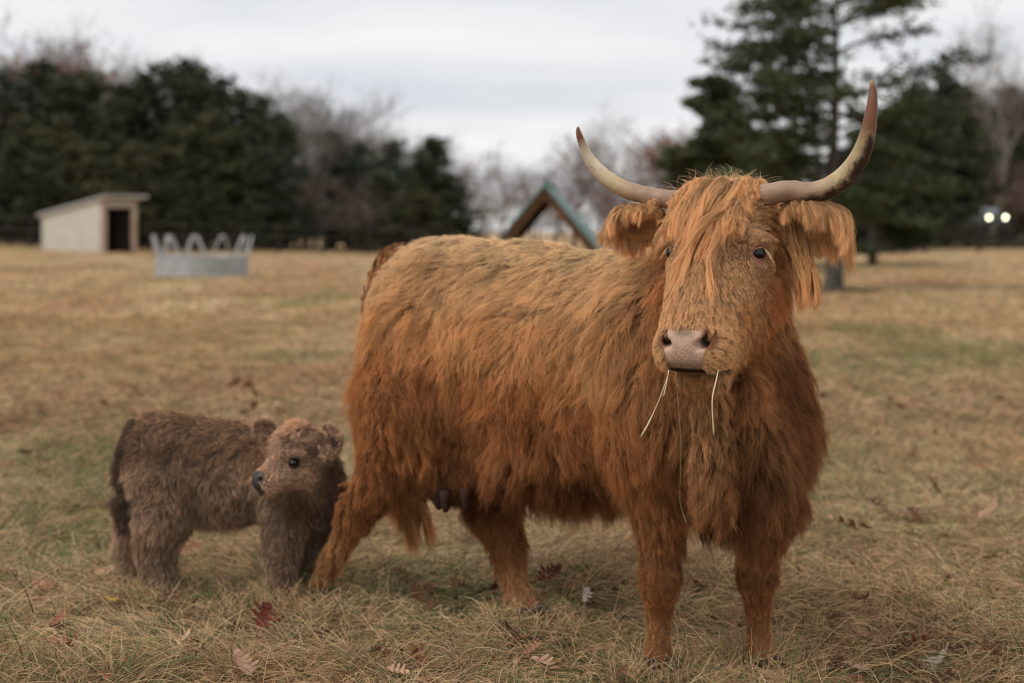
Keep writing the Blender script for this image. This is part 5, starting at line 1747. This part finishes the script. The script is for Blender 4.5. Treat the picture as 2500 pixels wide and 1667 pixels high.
# eyelashes: pale, drooping from the upper lid
for sg in (1, -1):
    nl = 26
    rts = np.array([Hd(*(np.array([0.1165 * sg, 0.049, 0.011]) + np.array([-0.55 * sg, 0.83, 0]) * (0.022 * math.cos(t_)) + np.array([0, 0, 0.0150 * math.sin(t_)]) + np.array([0.83 * sg, 0.55, 0]) * 0.011)) for t_ in (np.linspace(1.9, 3.0, nl))])
    dl = np.array([Hv(0.9 * sg + random.gauss(0, 0.12), 0.5, 0.15 + random.gauss(0, 0.1)) for _ in range(nl)])
    tt = np.linspace(0, 1, 8)[None, :, None]
    ll = RNG.uniform(0.012, 0.036, nl)[:, None, None]
    cl_ = rts[:, None] + unit(dl)[:, None] * ll * tt * 0.75 - HZ * ll * 0.9 * tt ** 1.8
    make_hair("eyelashes", cl_, (0.00028 * taper(8, 1, 0.3, 0.3))[None], np.broadcast_to(LT * 1.15, (nl, 3)), M_lock, cow)

# tail: bone with a long switch, seen past the near hind leg
tp = [L(-0.08, 0, 1.08), P(955, 632, 4.97), P(912, 735, 4.99), P(905, 900, 5.02), P(935, 1060, 5.03), P(975, 1160, 5.02)]
tc_ = crom(tp, 30)
mb = MB(); mb.tube(tc_, np.interp(np.linspace(0, 1, 30), [0, 0.2, 0.5, 1], [0.05, 0.036, 0.026, 0.016]), 14)
tl = mb.build("tail", M_skin, cow, smooth=True)
vcol(tl.data, "col", np.broadcast_to(np.array([0.235, 0.095, 0.036]), (len(tl.data.vertices), 3)))
nt_ = 190
tpos = RNG.uniform(0, 1, nt_) ** 0.8
ctr = np.stack([np.interp(tpos, np.linspace(0, 1, 30), tc_[:, i]) for i in range(3)], 1)
tang = unit(np.stack([np.interp(tpos, np.linspace(0, 1, 30), np.gradient(tc_, axis=0)[:, i]) for i in range(3)], 1))
rdir = unit(RNG.normal(0, 1, (nt_, 3)))
rdir = unit(rdir - tang * (rdir * tang).sum(1, keepdims=True))
rt = ctr + rdir * np.interp(tpos, [0, .2, .5, 1], [0.045, 0.033, 0.024, 0.014])[:, None]
ln = np.interp(tpos, [0, 0.35, 0.6, 0.8, 1], [0.06, 0.10, 0.18, 0.30, 0.31]) * RNG.uniform(0.8, 1.12, nt_)
KT = 16
d = unit(tang + rdir * 0.35); p = rt.copy(); c = [p]
nz_ = VNoise(55, 3)
for k in range(1, KT):
    d = unit(d + np.array([0.035, 0.0, -0.30]) + 0.20 * nz_(p * 14 + k * 0.25))
    p = p + d * (ln / (KT - 1))[:, None]
    c.append(p)
c1 = np.stack(c, 1)
r2 = np.repeat(rt, 8, axis=0) + RNG.normal(0, 0.007, (nt_ * 8, 3))
c2, i2 = derive(r2, rt, c1, 0.72, 0.006, 25, wave=0.008, waven=1.3)
r3 = np.repeat(r2, 12, axis=0) + RNG.normal(0, 0.003, (len(r2) * 12, 3))
c3, i3 = derive(r3, r2, c2, 0.8, 0.003, 26)
make_hair("tail_hair", c3, (0.0005 * taper(KT, 1.0, 0.2, 0.5))[None], np.clip(((RU + TN) / 2)[None] * np.interp(tpos, [0, 1], [1.1, 0.85])[i2][i3][:, None] * (1 + 0.22 * RNG.normal(0, 1, nt_))[i2][i3][:, None], 0.02, 0.9), M_coat, tl)

# straw hanging from the mouth (held things stay top-level)
M_straw = mat("dry_straw", (0.62, 0.50, 0.27), 0.5, noise=(60, (0.74, 0.64, 0.42)))
M_green = mat("green_stalk", (0.20, 0.22, 0.07), 0.5)
for pts, rd, lab, m_ in (
        ([P(1632, 903, 3.500), P(1628, 925, 3.49), P(1605, 985, 3.47), P(1582, 1035, 3.46), P(1564, 1066, 3.46)], 0.0011, "long pale straw stalk with a seedhead slanting down left from the cow's mouth", M_straw),
        ([P(1633, 905, 3.495), P(1627, 935, 3.485), P(1620, 967, 3.48)], 0.0012, "short bent piece of straw under the left corner of the cow's mouth", M_straw),
        ([P(1754, 903, 3.505), P(1748, 930, 3.485), P(1740, 965, 3.47), P(1739, 1000, 3.465), P(1743, 1062, 3.465)], 0.0016, "thick pale straw hanging straight down from the right side of the cow's mouth", M_straw),
        ([P(1648, 905, 3.505), P(1655, 980, 3.48), P(1662, 1080, 3.47), P(1660, 1200, 3.47), P(1662, 1235, 3.47), P(1677, 1280, 3.47)], 0.0006, "long thin green grass stalk hanging in front of the cow's chest", M_green)):
    mb = MB(); cp = crom(pts, 24)
    rr_ = np.full(24, rd)
    if "seedhead" in lab: rr_ = rd * (0.8 + 1.2 * sstep(0.55, 0.75, np.linspace(0, 1, 24)) * sstep(1.02, 0.9, np.linspace(0, 1, 24)) * (1 + 0.3 * np.sin(np.arange(24) * 2.4)))
    if "green" in lab: rr_[-3:] = rd * 2.4
    mb.tube(cp, rr_, 6)
    o = mb.build("straw" if "straw" in lab else "grass_stalk", m_, smooth=True)
    tag(o, lab, "straw" if "straw" in lab else "grass stalk", "stalks hanging from the cow's mouth")
# ------------------------------------------------------------------ the calf
KO = P(722, 1118, 4.82)
KG = unit(np.array([-0.80, -0.60, 0.0]))
KL = np.array([0.60, -0.80, 0.0])
KAX = np.stack([KL, KG, HZ])


def Kd(a, b, c): return KO + a * KL + b * KG + c * HZ
def Kv(a, b, c): return a * KL + b * KG + c * HZ


cf_ = Field(var_axis(-1.50, -0.48, -0.92, -0.58, 0.011, 0.0050),
            var_axis(4.50, 5.22, 4.62, 4.92, 0.011, 0.0050),
            var_axis(-0.08, 0.66, 0.24, 0.58, 0.011, 0.0050))
q = cf_
q.ell(P(525, 1164, 4.96), (0.29, 0.135, 0.172), 0.05)
q.ell(P(395, 1142, 4.96), (0.150, 0.13, 0.175), 0.05)
q.cone(P(385, 1060, 4.96), P(640, 1085, 4.95), 0.065, 0.06, 0.06)
q.ell(P(730, 1190, 4.95), (0.135, 0.125, 0.165), 0.06)
q.cone(P(752, 1160, 4.94), Kd(0.0, -0.07, -0.03), 0.115, 0.072, 0.05)
q.cone(P(765, 1215, 4.94), Kd(0.0, -0.05, -0.06), 0.105, 0.058, 0.04)


def kleg(pts, rad, k=0.03):
    for i in range(len(pts) - 1):
        q.cone(pts[i], pts[i + 1], rad[i], rad[i + 1], k)


kleg([P(400, 1170, 4.91), P(398, 1270, 4.89), P(382, 1340, 4.90), P(395, 1440, 4.86)], [0.125, 0.090, 0.062, 0.056])
kleg([P(365, 1180, 5.00), P(345, 1270, 5.01), P(325, 1340, 5.03), P(338, 1418, 5.00)], [0.10, 0.075, 0.052, 0.046])
kleg([P(690, 1220, 4.88), P(690, 1300, 4.86), P(688, 1350, 4.86), P(686, 1430, 4.85)], [0.085, 0.060, 0.050, 0.046])
kleg([P(755, 1220, 5.00), P(752, 1300, 5.00), P(748, 1350, 5.00), P(744, 1410, 5.00)], [0.085, 0.062, 0.050, 0.045])
# head
q.ell(Kd(0, -0.012, 0.042), (0.071, 0.088, 0.076), 0.03, KAX)
q.cone(Kd(0, 0.025, -0.005), Kd(0, 0.112, -0.062), 0.058, 0.036, 0.025)
q.cone(Kd(0.025, 0.0, -0.035), Kd(0.012, 0.10, -0.075), 0.050, 0.030, 0.03)
q.cone(Kd(-0.025, 0.0, -0.035), Kd(-0.012, 0.10, -0.075), 0.050, 0.030, 0.03)
q.ell(Kd(0, 0.120, -0.066), (0.043, 0.030, 0.031), 0.02, KAX)
q.cone(Kd(-0.014, 0.132, -0.056), Kd(0.014, 0.132, -0.056), 0.021, 0.021, 0.012)
q.cone(Kd(0, 0.07, -0.095), Kd(0, 0.118, -0.098), 0.026, 0.016, 0.01)
for sg in (1, -1):
    q.cone(Kd(0.045 * sg, 0.065, 0.022), Kd(0.074 * sg, 0.02, 0.022), 0.014, 0.012, 0.012)
    q.ell(Kd(0.068 * sg, 0.044, -0.003), (0.016, 0.018, 0.012), 0.005, KAX, sub=True)
    q.cone(Kd(0.026 * sg, 0.158, -0.058), Kd(0.034 * sg, 0.130, -0.050), 0.0085, 0.007, 0.004, sub=True)
q.cone(Kd(-0.03, 0.150, -0.090), Kd(0.03, 0.150, -0.090), 0.003, 0.003, 0.003, sub=True)
q.cone(Kd(0.03, 0.150, -0.090), Kd(0.045, 0.095, -0.083), 0.003, 0.003, 0.003, sub=True)

kV, kF = cf_.mesh()
kh = (kV - KO) @ KAX.T
kc = np.array([0.10, 0.062, 0.042]) * (1 + 0.25 * fbm(kV, 14)[:, None])
pad_ = sstep(0.131, 0.138, kh[:, 1]) * sstep(0.032, 0.027, np.abs(kh[:, 0])) * sstep(-0.089, -0.085, kh[:, 2]) * sstep(-0.030, -0.036, kh[:, 2])
kc = kc * (1 - pad_[:, None]) + np.array([0.050, 0.045, 0.045]) * pad_[:, None]
for sg in (1, -1):
    w = sstep(0.016, 0.010, np.linalg.norm(kh - np.array([0.030 * sg, 0.140, -0.054]), axis=1))[:, None]
    kc = kc * (1 - 0.94 * w)
M_kskin = mat("calf_skin", rough=0.45, spec=0.4, attr="col", bump=0.3, noise=(160, (0.8, 0.8, 0.8), 0.15))
M_kskin.node_tree.nodes["Mix"].inputs[6].default_value = (1, 1, 1, 1)
calf = empty("highland_calf", P(540, 1430, 4.95), "small fluffy grey-brown calf standing behind the cow, head turned back", "calf")
me = mesh_from("body", kV, kF, M_kskin); vcol(me, "col", kc); link("body", me, calf)
for sg in (1, -1):
    bm = bmesh.new(); bmesh.ops.create_uvsphere(bm, u_segments=20, v_segments=14, radius=0.0190)
    for v in bm.verts: v.co.z *= 0.74
    m_ = bpy.data.meshes.new("eye"); bm.to_mesh(m_); bm.free()
    m_.polygons.foreach_set("use_smooth", np.ones(len(m_.polygons), bool)); m_.materials.append(M_eye)
    o = link("eye", m_, calf); o.matrix_world = Matrix.Translation(Vector(Kd(0.0615 * sg, 0.040, -0.003)))
KB = np.array([0.49, 0.33, 0.22])
KR = np.array([0.36, 0.215, 0.130])
KDk = np.array([0.17, 0.11, 0.08])
rows = []
for px_ in (330, 400, 470, 540, 610, 680):
    rows.append((P(px_, 1010, 4.93), unit(np.array([-0.7, 0, -0.5])), 0.032, 0.05, 0.5, 0.5, 0.65, KR * 1.25))
    rows.append((P(px_, 1090, 4.84), unit(np.array([-0.5, -0.1, -0.8])), 0.034, 0.08, 0.6, 0.5, 0.65, KR * 1.05))
    rows.append((P(px_, 1180, 4.83), unit(np.array([-0.3, 0, -1])), 0.034, 0.10, 0.45, 0.45, 0.6, KB))
    rows.append((P(px_, 1270, 4.86), unit(np.array([-0.2, 0, -1])), 0.034, 0.14, 0.35, 0.45, 0.6, KB * 0.95))
rows += [
    (P(300, 1100, 4.95), unit(np.array([-0.5, -0.2, -1])), 0.028, 0.1, 0.35, 0.45, 0.6, KB * 1.05),
    (P(300, 1250, 4.95), unit(np.array([-0.3, -0.1, -1])), 0.05, 0.12, 0.3, 0.4, 0.6, KB),
    (P(400, 1380, 4.84), unit(np.array([0.0, 0, -1])), 0.022, 0.1, 0.3, 0.4, 0.55, KB * 0.9),
    (P(690, 1380, 4.80), unit(np.array([0.0, 0, -1])), 0.022, 0.1, 0.3, 0.4, 0.55, KB * 0.9),
    (P(690, 1290, 4.80), unit(np.array([0.0, 0, -1])), 0.03, 0.1, 0.3, 0.4, 0.55, KB * 0.65),  # from here chest, under-chin and far-leg tones paint shade into the coat
    (P(800, 1150, 4.82), unit(np.array([0.2, 0, -1])), 0.03, 0.1, 0.3, 0.4, 0.55, KB * 0.50),
    (P(720, 1225, 4.79), unit(np.array([0.0, 0, -1])), 0.03, 0.1, 0.3, 0.35, 0.55, KR * 0.6),
    (P(800, 1260, 4.86), unit(np.array([0.1, 0, -1])), 0.045, 0.1, 0.3, 0.4, 0.55, KDk),
    (Kd(0, 0.02, 0.12), Kv(0, 0.9, 0.1), 0.040, 0.05, 0.6, 0.5, 0.75, KB * 1.40),
    (Kd(0, 0.075, 0.06), Kv(0, 0.8, -0.6), 0.024, 0.03, 0.6, 0.4, 0.7, KB * 1.34),
    (Kd(0, 0.10, 0.0), Kv(0, 0.6, -0.8), 0.010, 0.0, 0.4, 0.25, 0.6, KB * 1.46),
    (Kd(0, 0.13, -0.03), Kv(0, 0.6, -0.8), 0.005, 0.0, 0.2, 0.1, 0.5, KB * 1.52),
    (Kd(0.06, 0.07, -0.02), Kv(0.5, -0.3, -0.6), 0.008, 0.0, 0.3, 0.25, 0.5, KB * 1.28),
    (Kd(0.075, 0.03, 0.025), Kv(0.4, -0.4, 0.4), 0.009, 0.0, 0.3, 0.25, 0.5, KB * 1.28),
    (Kd(0.05, 0.10, -0.07), Kv(0.5, -0.8, -0.2), 0.009, 0.0, 0.2, 0.15, 0.5, KB * 1.59),
    (Kd(0.075, 0.0, -0.05), Kv(0.2, -0.8, -0.5), 0.024, 0.05, 0.3, 0.35, 0.6, KB * 1.28),
    (Kd(0.08, -0.05, 0.03), Kv(0.2, -0.8, -0.5), 0.020, 0.05, 0.3, 0.35, 0.6, KB * 1.16),
    (Kd(0.0, 0.08, -0.11), Kv(0.1, -0.5, -1), 0.022, 0.05, 0.3, 0.35, 0.5, KB * 0.75),
    (Kd(-0.06, 0.03, 0.05), Kv(-0.3, 0.3, -0.6), 0.024, 0.05, 0.5, 0.35, 0.6, KB * 1.34),
]
kg = Groom(rows, None)


def kbald(p):
    h = (p - KO) @ KAX.T
    b_ = sstep(0.129, 0.135, h[:, 1]) * sstep(0.031, 0.027, np.abs(h[:, 0])) * sstep(-0.028, -0.034, h[:, 2])
    for sg in (1, -1):
        b_ = np.maximum(b_, sstep(0.0215, 0.0180, np.linalg.norm(h - np.array([0.064 * sg, 0.043, -0.003]), axis=1)))
    return b_


def kw(p, n):
    v = unit(CAMP - p)
    w = 0.3 + 0.9 * sstep(-0.45, 0.1, (v * n).sum(1))
    h = np.linalg.norm(p - Kd(0, 0.03, 0), axis=1)
    return w * (1 + 2.0 * sstep(0.2, 0.12, h))


M_kh = hair_mat("calf_hair", rootk=0.30, rough=0.55, spec=0.06, trans=0.12, tip=1.40)
coat("coat", cf_, kV, kF, kg, kw, kbald, 9000, 40000, int(210000 * FURK), 7, M_kh, calf, 0.00032, 61, colvar=0.20, freq=30.0, wavek=0.004, spread=(0.008, 0.006), dirnoise=1.6, colf=lambda p_, t_: t_ * (1 + 0.42 * fbm(p_, 11))[:, None], offs=0.012, clk=(0.55, 0.65))
# ears
M_kear = mat("calf_ear_skin", (0.10, 0.06, 0.045), 0.9, spec=0.05, noise=(30, (0.15, 0.09, 0.07)))
make_ear("ear", P(796, 1066, 4.70), P(842, 1092, 4.60) - P(796, 1066, 4.70), None, np.array([-0.1, -1, -0.1]), 0.085, 0.100, calf, M_kear, M_kh, 9000, 0.013, KB * 1.1, 0.05, 0.0004, 500, nlock=200, K=8, curl=0.4, inner=KDk * 0.45)
make_ear("ear", P(668, 1056, 4.84), P(632, 1036, 4.84) - P(668, 1056, 4.84), None, np.array([-0.1, -1, 0.0]), 0.070, 0.060, calf, M_kear, M_kh, 4500, 0.012, KB * 1.2, 0.05, 0.0004, 600, nlock=180, K=8, curl=0.4, inner=KB * 1.2)
# tail
tp = [P(325, 1030, 4.93), P(302, 1085, 4.90), P(297, 1180, 4.88), P(309, 1275, 4.88)]
tc_ = crom(tp, 20); mb = MB(); mb.tube(tc_, np.linspace(0.02, 0.010, 20), 12)
ktl = mb.build("tail", mat("calf_tail_skin", tuple(KDk * 0.4), 0.95, spec=0.0), calf, smooth=True)
n_ = 14000
tpos = RNG.random(n_)
ctr = np.stack([np.interp(tpos, np.linspace(0, 1, 20), tc_[:, i]) for i in range(3)], 1)
rd_ = unit(RNG.normal(0, 1, (n_, 3)))
rt = ctr + rd_ * 0.012
ln = np.interp(tpos, [0, 0.5, 1], [0.038, 0.045, 0.06])[:, None, None] * RNG.uniform(0.7, 1.2, (n_, 1, 1))
tt = np.linspace(0, 1, 7)[None, :, None]
c3 = rt[:, None] + unit(np.array([0, 0, -0.8]) + 0.75 * rd_ + 0.6 * NZ3(rt * 40))[:, None] * ln * tt - rd_[:, None] * ln * 0.25 * tt ** 2
make_hair("tail_hair", c3, (0.0006 * taper(7, 1, 0.2, 0.4))[None], KDk[None] * 0.8 * RNG.uniform(0.6, 1.3, (n_, 1)), M_kh, ktl)
M_khoof = mat("calf_hoof_horn", (0.05, 0.04, 0.035), 0.5)
for (px_, py_, d_) in ((396, 1432, 4.85), (342, 1425, 4.99), (684, 1436, 4.84), (744, 1418, 4.99)):
    c = P(px_, py_, d_); c[2] = gz(c[0], c[1]) + 0.012
    mb = MB()
    f = unit(np.array([1, -0.2, 0])); s_ = np.array([-f[1], f[0], 0])
    for k in (-1, 1):
        o_ = c + s_ * 0.014 * k - HZ * 0.012
        mb.hexa(np.array([o_ - f * 0.024 - s_ * 0.012, o_ + f * 0.034 - s_ * 0.008, o_ + f * 0.034 + s_ * 0.008, o_ - f * 0.024 + s_ * 0.012,
                          o_ - f * 0.02 - s_ * 0.010 + HZ * 0.03, o_ + f * 0.018 - s_ * 0.008 + HZ * 0.034, o_ + f * 0.018 + s_ * 0.008 + HZ * 0.034, o_ - f * 0.02 + s_ * 0.010 + HZ * 0.03]))
    mb.build("hoof", M_khoof, calf)
# ------------------------------------------------------------------ fallen oak leaves
def leaf_mesh(seed, L_=0.15, lobes=3, curl=0.6):
    rg = np.random.default_rng(seed)
    top = [(0.05, 0.02), (0.13, 0.07)]
    for k in range(lobes):
        c = 0.24 + 0.44 * k / max(lobes - 1, 1)
        wm = [0.23, 0.33, 0.30, 0.22][k % 4] * rg.uniform(0.85, 1.15)
        top += [(c, 0.095), (c + 0.06, wm * 0.85), (c + 0.105, wm), (c + 0.14, wm * 0.86), (c + 0.135, 0.11)]
    top += [(0.90, 0.12), (0.96, 0.13), (1.02, 0.05), (1.05, 0.0)]
    mid = [(x_, 0.0) for x_, _ in top]
    n = len(top)
    V, F = [], []
    cl = rg.uniform(0.5, 1.3) * curl
    tw = rg.uniform(-0.5, 0.5)
    def put(x_, y_):
        z_ = cl * (y_ ** 2) * 2.4 + 0.5 * cl * (x_ - 0.5) ** 2 + 0.02 * math.sin(x_ * 21 + y_ * 17) + tw * y_ * (x_ - 0.5)
        return [x_ * L_, y_ * L_, z_ * L_]
    for (x_, y_) in top: V.append(put(x_, y_))
    for (x_, y_) in top: V.append(put(x_, -y_))
    for (x_, _) in top: V.append(put(min(x_, 1.0), 0))
    for k in range(n - 1):
        F.append((2 * n + k, 2 * n + k + 1, k + 1, k)); F.append((2 * n + k + 1, 2 * n + k, n + k, n + k + 1))
    # stalk
    b = len(V)
    for x_ in (-0.28, 0.08):
        for (dy, dz) in ((0.012, 0), (-0.008, 0.012), (-0.008, -0.012)):
            V.append([x_ * L_, dy * L_, (dz + 0.06 * (x_ < 0)) * L_])
    for k in range(3): F.append((b + k, b + (k + 1) % 3, b + 3 + (k + 1) % 3, b + 3 + k))
    F.append((b, b + 2, b + 1))
    me_ = bpy.data.meshes.new("oak_leaf"); me_.from_pydata(V, [], F); me_.update()
    me_.polygons.foreach_set("use_smooth", np.ones(len(me_.polygons), bool))
    return me_


LM = {"dark red": mat("leaf_dark_red", (0.085, 0.030, 0.022), 0.7, spec=0.12, noise=(30, (0.17, 0.04, 0.025))),
      "russet": mat("leaf_russet", (0.26, 0.095, 0.045), 0.6, spec=0.12, noise=(30, (0.34, 0.15, 0.08))),
      "tan": mat("leaf_tan", (0.46, 0.28, 0.17), 0.65, spec=0.12, noise=(30, (0.36, 0.21, 0.12))),
      "pinkish": mat("leaf_pinkish", (0.48, 0.30, 0.22), 0.65, spec=0.12, noise=(30, (0.40, 0.23, 0.16))),
      "white": mat("leaf_pale_underside", (0.52, 0.43, 0.34), 0.7, spec=0.12, noise=(30, (0.52, 0.44, 0.37))),
      "brown": mat("leaf_brown", (0.15, 0.08, 0.05), 0.7, spec=0.12, noise=(30, (0.22, 0.13, 0.08))),
      "yellow": mat("leaf_yellow", (0.60, 0.38, 0.07), 0.6, spec=0.12, noise=(30, (0.5, 0.3, 0.06)))}
leaf_list = [
    (2110, 1462, "dark red", 0.15, "dark red oak leaf curled up in the grass right of the cow's front hooves", 1),
    (2095, 1508, "tan", 0.13, "tan oak leaf lying just below the dark red one right of the cow", 2),
    (668, 1545, "dark red", 0.17, "large dark red oak leaf standing upright in the foreground grass", 0),
    (648, 1645, "pinkish", 0.14, "pale pinkish oak leaf at the bottom edge below the calf", 1),
    (1478, 1482, "russet", 0.15, "curled russet oak leaf with a hole between the cow's legs", 0),
    (1440, 1478, "white", 0.08, "small pale leaf fragment left of the russet leaf under the cow", 2),
    (1330, 1432, "dark red", 0.13, "dark red leaf beside the cow's far hind hoof", 1),
    (1022, 1402, "pinkish", 0.09, "small pinkish leaf below the tip of the cow's tail", 0),
    (2345, 1592, "white", 0.15, "white-backed oak leaf at the lower right", 1),
    (2330, 1568, "russet", 0.17, "brownish red oak leaf just above the white-backed leaf", 2),
    (2075, 1610, "pinkish", 0.12, "pinkish oak leaf near the bottom right of the cow's hooves", 0),
    (2320, 1212, "brown", 0.14, "dark brown leaf standing in the dry grass on the right", 1),
    (2190, 1306, "tan", 0.20, "large tan oak leaf in the grass right of the cow's chest", 2),
    (2425, 1272, "tan", 0.17, "upright tan oak leaf near the right edge", 0),
    (2215, 1265, "brown", 0.13, "dark leaf behind the large tan leaf on the right", 0),
    (170, 1428, "russet", 0.15, "russet oak leaf left of the calf's hind hooves", 1),
    (135, 1585, "russet", 0.16, "reddish leaf half buried in grass at the lower left", 2),
    (275, 1456, "yellow", 0.08, "small yellow leaf beside the calf's hind hooves", 0),
    (262, 1396, "tan", 0.11, "pale orange leaf left of the calf's hind legs", 1),
    (515, 1422, "dark red", 0.16, "dark leaf in the grass under the calf's belly", 2),
    (462, 1350, "russet", 0.13, "orange leaf standing behind the calf's hind legs", 0),
    (448, 1372, "pinkish", 0.08, "round pinkish leaf with a dark hole behind the calf", 1),
    (760, 1408, "dark red", 0.12, "dark red leaf at the cow's rear hoof", 2),
    (1585, 1512, "pinkish", 0.10, "pinkish leaf behind the cow's near front hoof", 0),
    (1745, 1255, "pinkish", 0.11, "pale leaf behind the cow between its front legs", 1),
    (1385, 1650, "pinkish", 0.13, "pinkish leaf at the bottom edge below the cow's belly", 2),
    (2480, 1620, "tan", 0.12, "tan leaf in the bottom right corner", 0),
    (95, 1120, "brown", 0.15, "brown leaf far left in the middle distance", 1),
    (2075, 1010, "tan", 0.13, "pale leaf in the field right of the cow's shoulder", 2),
    (2110, 985, "tan", 0.12, "orange-tan leaf in the field past the cow's chest", 0),
    (2420, 1065, "tan", 0.14, "orange leaf among green grass near the right edge", 1),
    (2210, 1175, "russet", 0.14, "faint reddish leaf in the dry grass right of the cow", 0),
    (1300, 1570, "brown", 0.12, "dark leaf under the dry grass at the bottom middle", 1),
    (1310, 1370, "pinkish", 0.10, "faint pink leaf beyond the cow's far hind leg", 1),
    (1985, 1400, "brown", 0.12, "dark leaf clump just right of the cow's far front leg", 2)]
lmesh = [leaf_mesh(40 + k, 0.15, 3 + k % 2) for k in range(3)]
lm_cache = {}
rgl = random.Random(17)
for (px_, py_, colr_, size, lab, k) in leaf_list:
    d = 1.22 * FPX / (py_ - HOR)
    pt = P(px_, py_, d)
    key = (k, colr_)
    if key not in lm_cache:
        m_ = lmesh[k].copy(); m_.materials.append(LM[colr_]); lm_cache[key] = m_
    o = bpy.data.objects.new("oak_leaf", lm_cache[key]); C.objects.link(o)
    z = gz(pt[0], pt[1])
    up = 0.9 if ("upright" in lab or "standing" in lab) else rgl.uniform(0.1, 0.55)
    s_ = size / 0.15 * (0.85 if py_ > 1400 else 1.0)
    o.scale = (s_, s_, s_)
    o.rotation_euler = (rgl.uniform(-0.4, 0.4) + up * 0.9, rgl.uniform(-0.7, 0.3), rgl.uniform(-3.1, 3.1))
    o.location = (pt[0] - 0.05 * s_, pt[1], z + 0.032 + 0.02 * up)
    tag(o, lab, "leaf", "fallen oak leaves in the grass")

# small broken leaf litter caught in the grass
rg = np.random.default_rng(77)
nL = 360
yy = np.sqrt(3.6 ** 2 + rg.random(nL) * (11.5 ** 2 - 3.6 ** 2)); xx = rg.uniform(-1, 1, nL) * (0.37 * yy + 0.6)
yy[:90] = rg.uniform(3.75, 5.1, 90); xx[:90] = rg.uniform(-1.3, 1.4, 90)      # more of it round the animals' feet
VL, FL, n0 = [], [], 0
CL = []
pal = [(0.20, 0.085, 0.045), (0.30, 0.16, 0.09), (0.13, 0.06, 0.04), (0.42, 0.26, 0.17), (0.26, 0.11, 0.06)]
for i in range(nL):
    me_ = lmesh[i % 3]
    v = np.array([w.co[:] for w in me_.vertices]) / 0.15
    s_ = rg.uniform(0.035, 0.085) * (1 + 0.04 * yy[i])
    E3 = np.array(Matrix.Rotation(rg.uniform(0, 6.28), 3, 'Z') @ Matrix.Rotation(rg.normal(0, 0.7), 3, 'X') @ Matrix.Rotation(rg.normal(0, 0.5), 3, 'Y'))
    v = (v - [0.5, 0, 0]) @ E3.T * s_ + [xx[i], yy[i], gz(xx[i], yy[i]) + rg.uniform(0.015, 0.05)]
    VL.append(v); FL += [tuple(n0 + k for k in p_.vertices) for p_ in me_.polygons]; n0 += len(v)
    CL.append(np.broadcast_to(np.array(pal[int(rg.integers(0, 5))]) * rg.uniform(0.7, 1.3), (len(v), 3)))
me_ = mesh_from("leaf_litter", np.concatenate(VL), FL, mat("leaf_litter", rough=0.8, spec=0.1, attr="col"))
vcol(me_, "col", np.concatenate(CL))
tag(link("leaf_litter", me_), kind="stuff")

# bare weed stalk, lower left
mb = MB()
s0 = P(82, 1495, 4.35)
mb.tube(crom([P(84, 1500, 4.35), P(62, 1440, 4.35), P(45, 1418, 4.36), P(26, 1390, 4.37)], 14), np.linspace(0.0022, 0.0014, 14), 6)
for k, (px_, py_) in enumerate(((38, 1405), (50, 1425), (60, 1440))):
    c = P(px_, py_, 4.36); mb.tube([c, c + [0.004, 0, 0.012]], [0.003, 0.001], 5)
tag(mb.build("weed_stalk", mat("weed_stalk", (0.09, 0.05, 0.03), 0.8), smooth=True), "bare dark weed stalk leaning left at the lower left edge", "weed stalk")

# longer grass standing round the hooves
rg = np.random.default_rng(8)
feet = [P(1612, 1594, 3.97), P(1874, 1588, 4.01), P(772, 1400, 4.83), P(1302, 1492, 4.46), P(396, 1432, 4.85), P(342, 1425, 4.99), P(684, 1436, 4.84), P(744, 1418, 4.99)]
rr0 = []
for k, c in enumerate(feet):
    m_ = 1500 if k < 4 else 900
    a_ = rg.uniform(0, 6.283, m_); r_ = 0.05 + 0.15 * rg.random(m_)
    rr0.append(np.stack([c[0] + r_ * np.cos(a_), c[1] + r_ * np.sin(a_) - 0.03, 0 * a_], 1))
rt = np.concatenate(rr0); rt[:, 2] = height(rt[:, 0], rt[:, 1]) - 0.004
n = len(rt); ln = rg.uniform(0.04, 0.12, n); K = 6
d = unit(np.stack([rg.normal(0, 0.55, n), rg.normal(0, 0.5, n), np.ones(n)], 1)); bnd = unit(np.stack([rg.normal(0, 1, n), rg.normal(0, 1, n), np.full(n, -0.9)], 1))
p = rt.copy(); c = [p]
for k in range(1, K):
    d = unit(d + bnd * 0.24 + rg.normal(0, 0.08, (n, 3))); p = p + d * (ln / (K - 1))[:, None]; c.append(p)
gr = rg.random(n) < 0.25
tn_ = np.where(gr[:, None], np.array([0.15, 0.19, 0.08]), np.array([0.60, 0.40, 0.225])) * rg.uniform(0.6, 1.4, (n, 1))
tag(make_hair("hoof_grass", np.stack(c, 1), (0.0010 * taper(K, 1, 0.25, 0.4))[None], tn_, M_grass), kind="stuff")
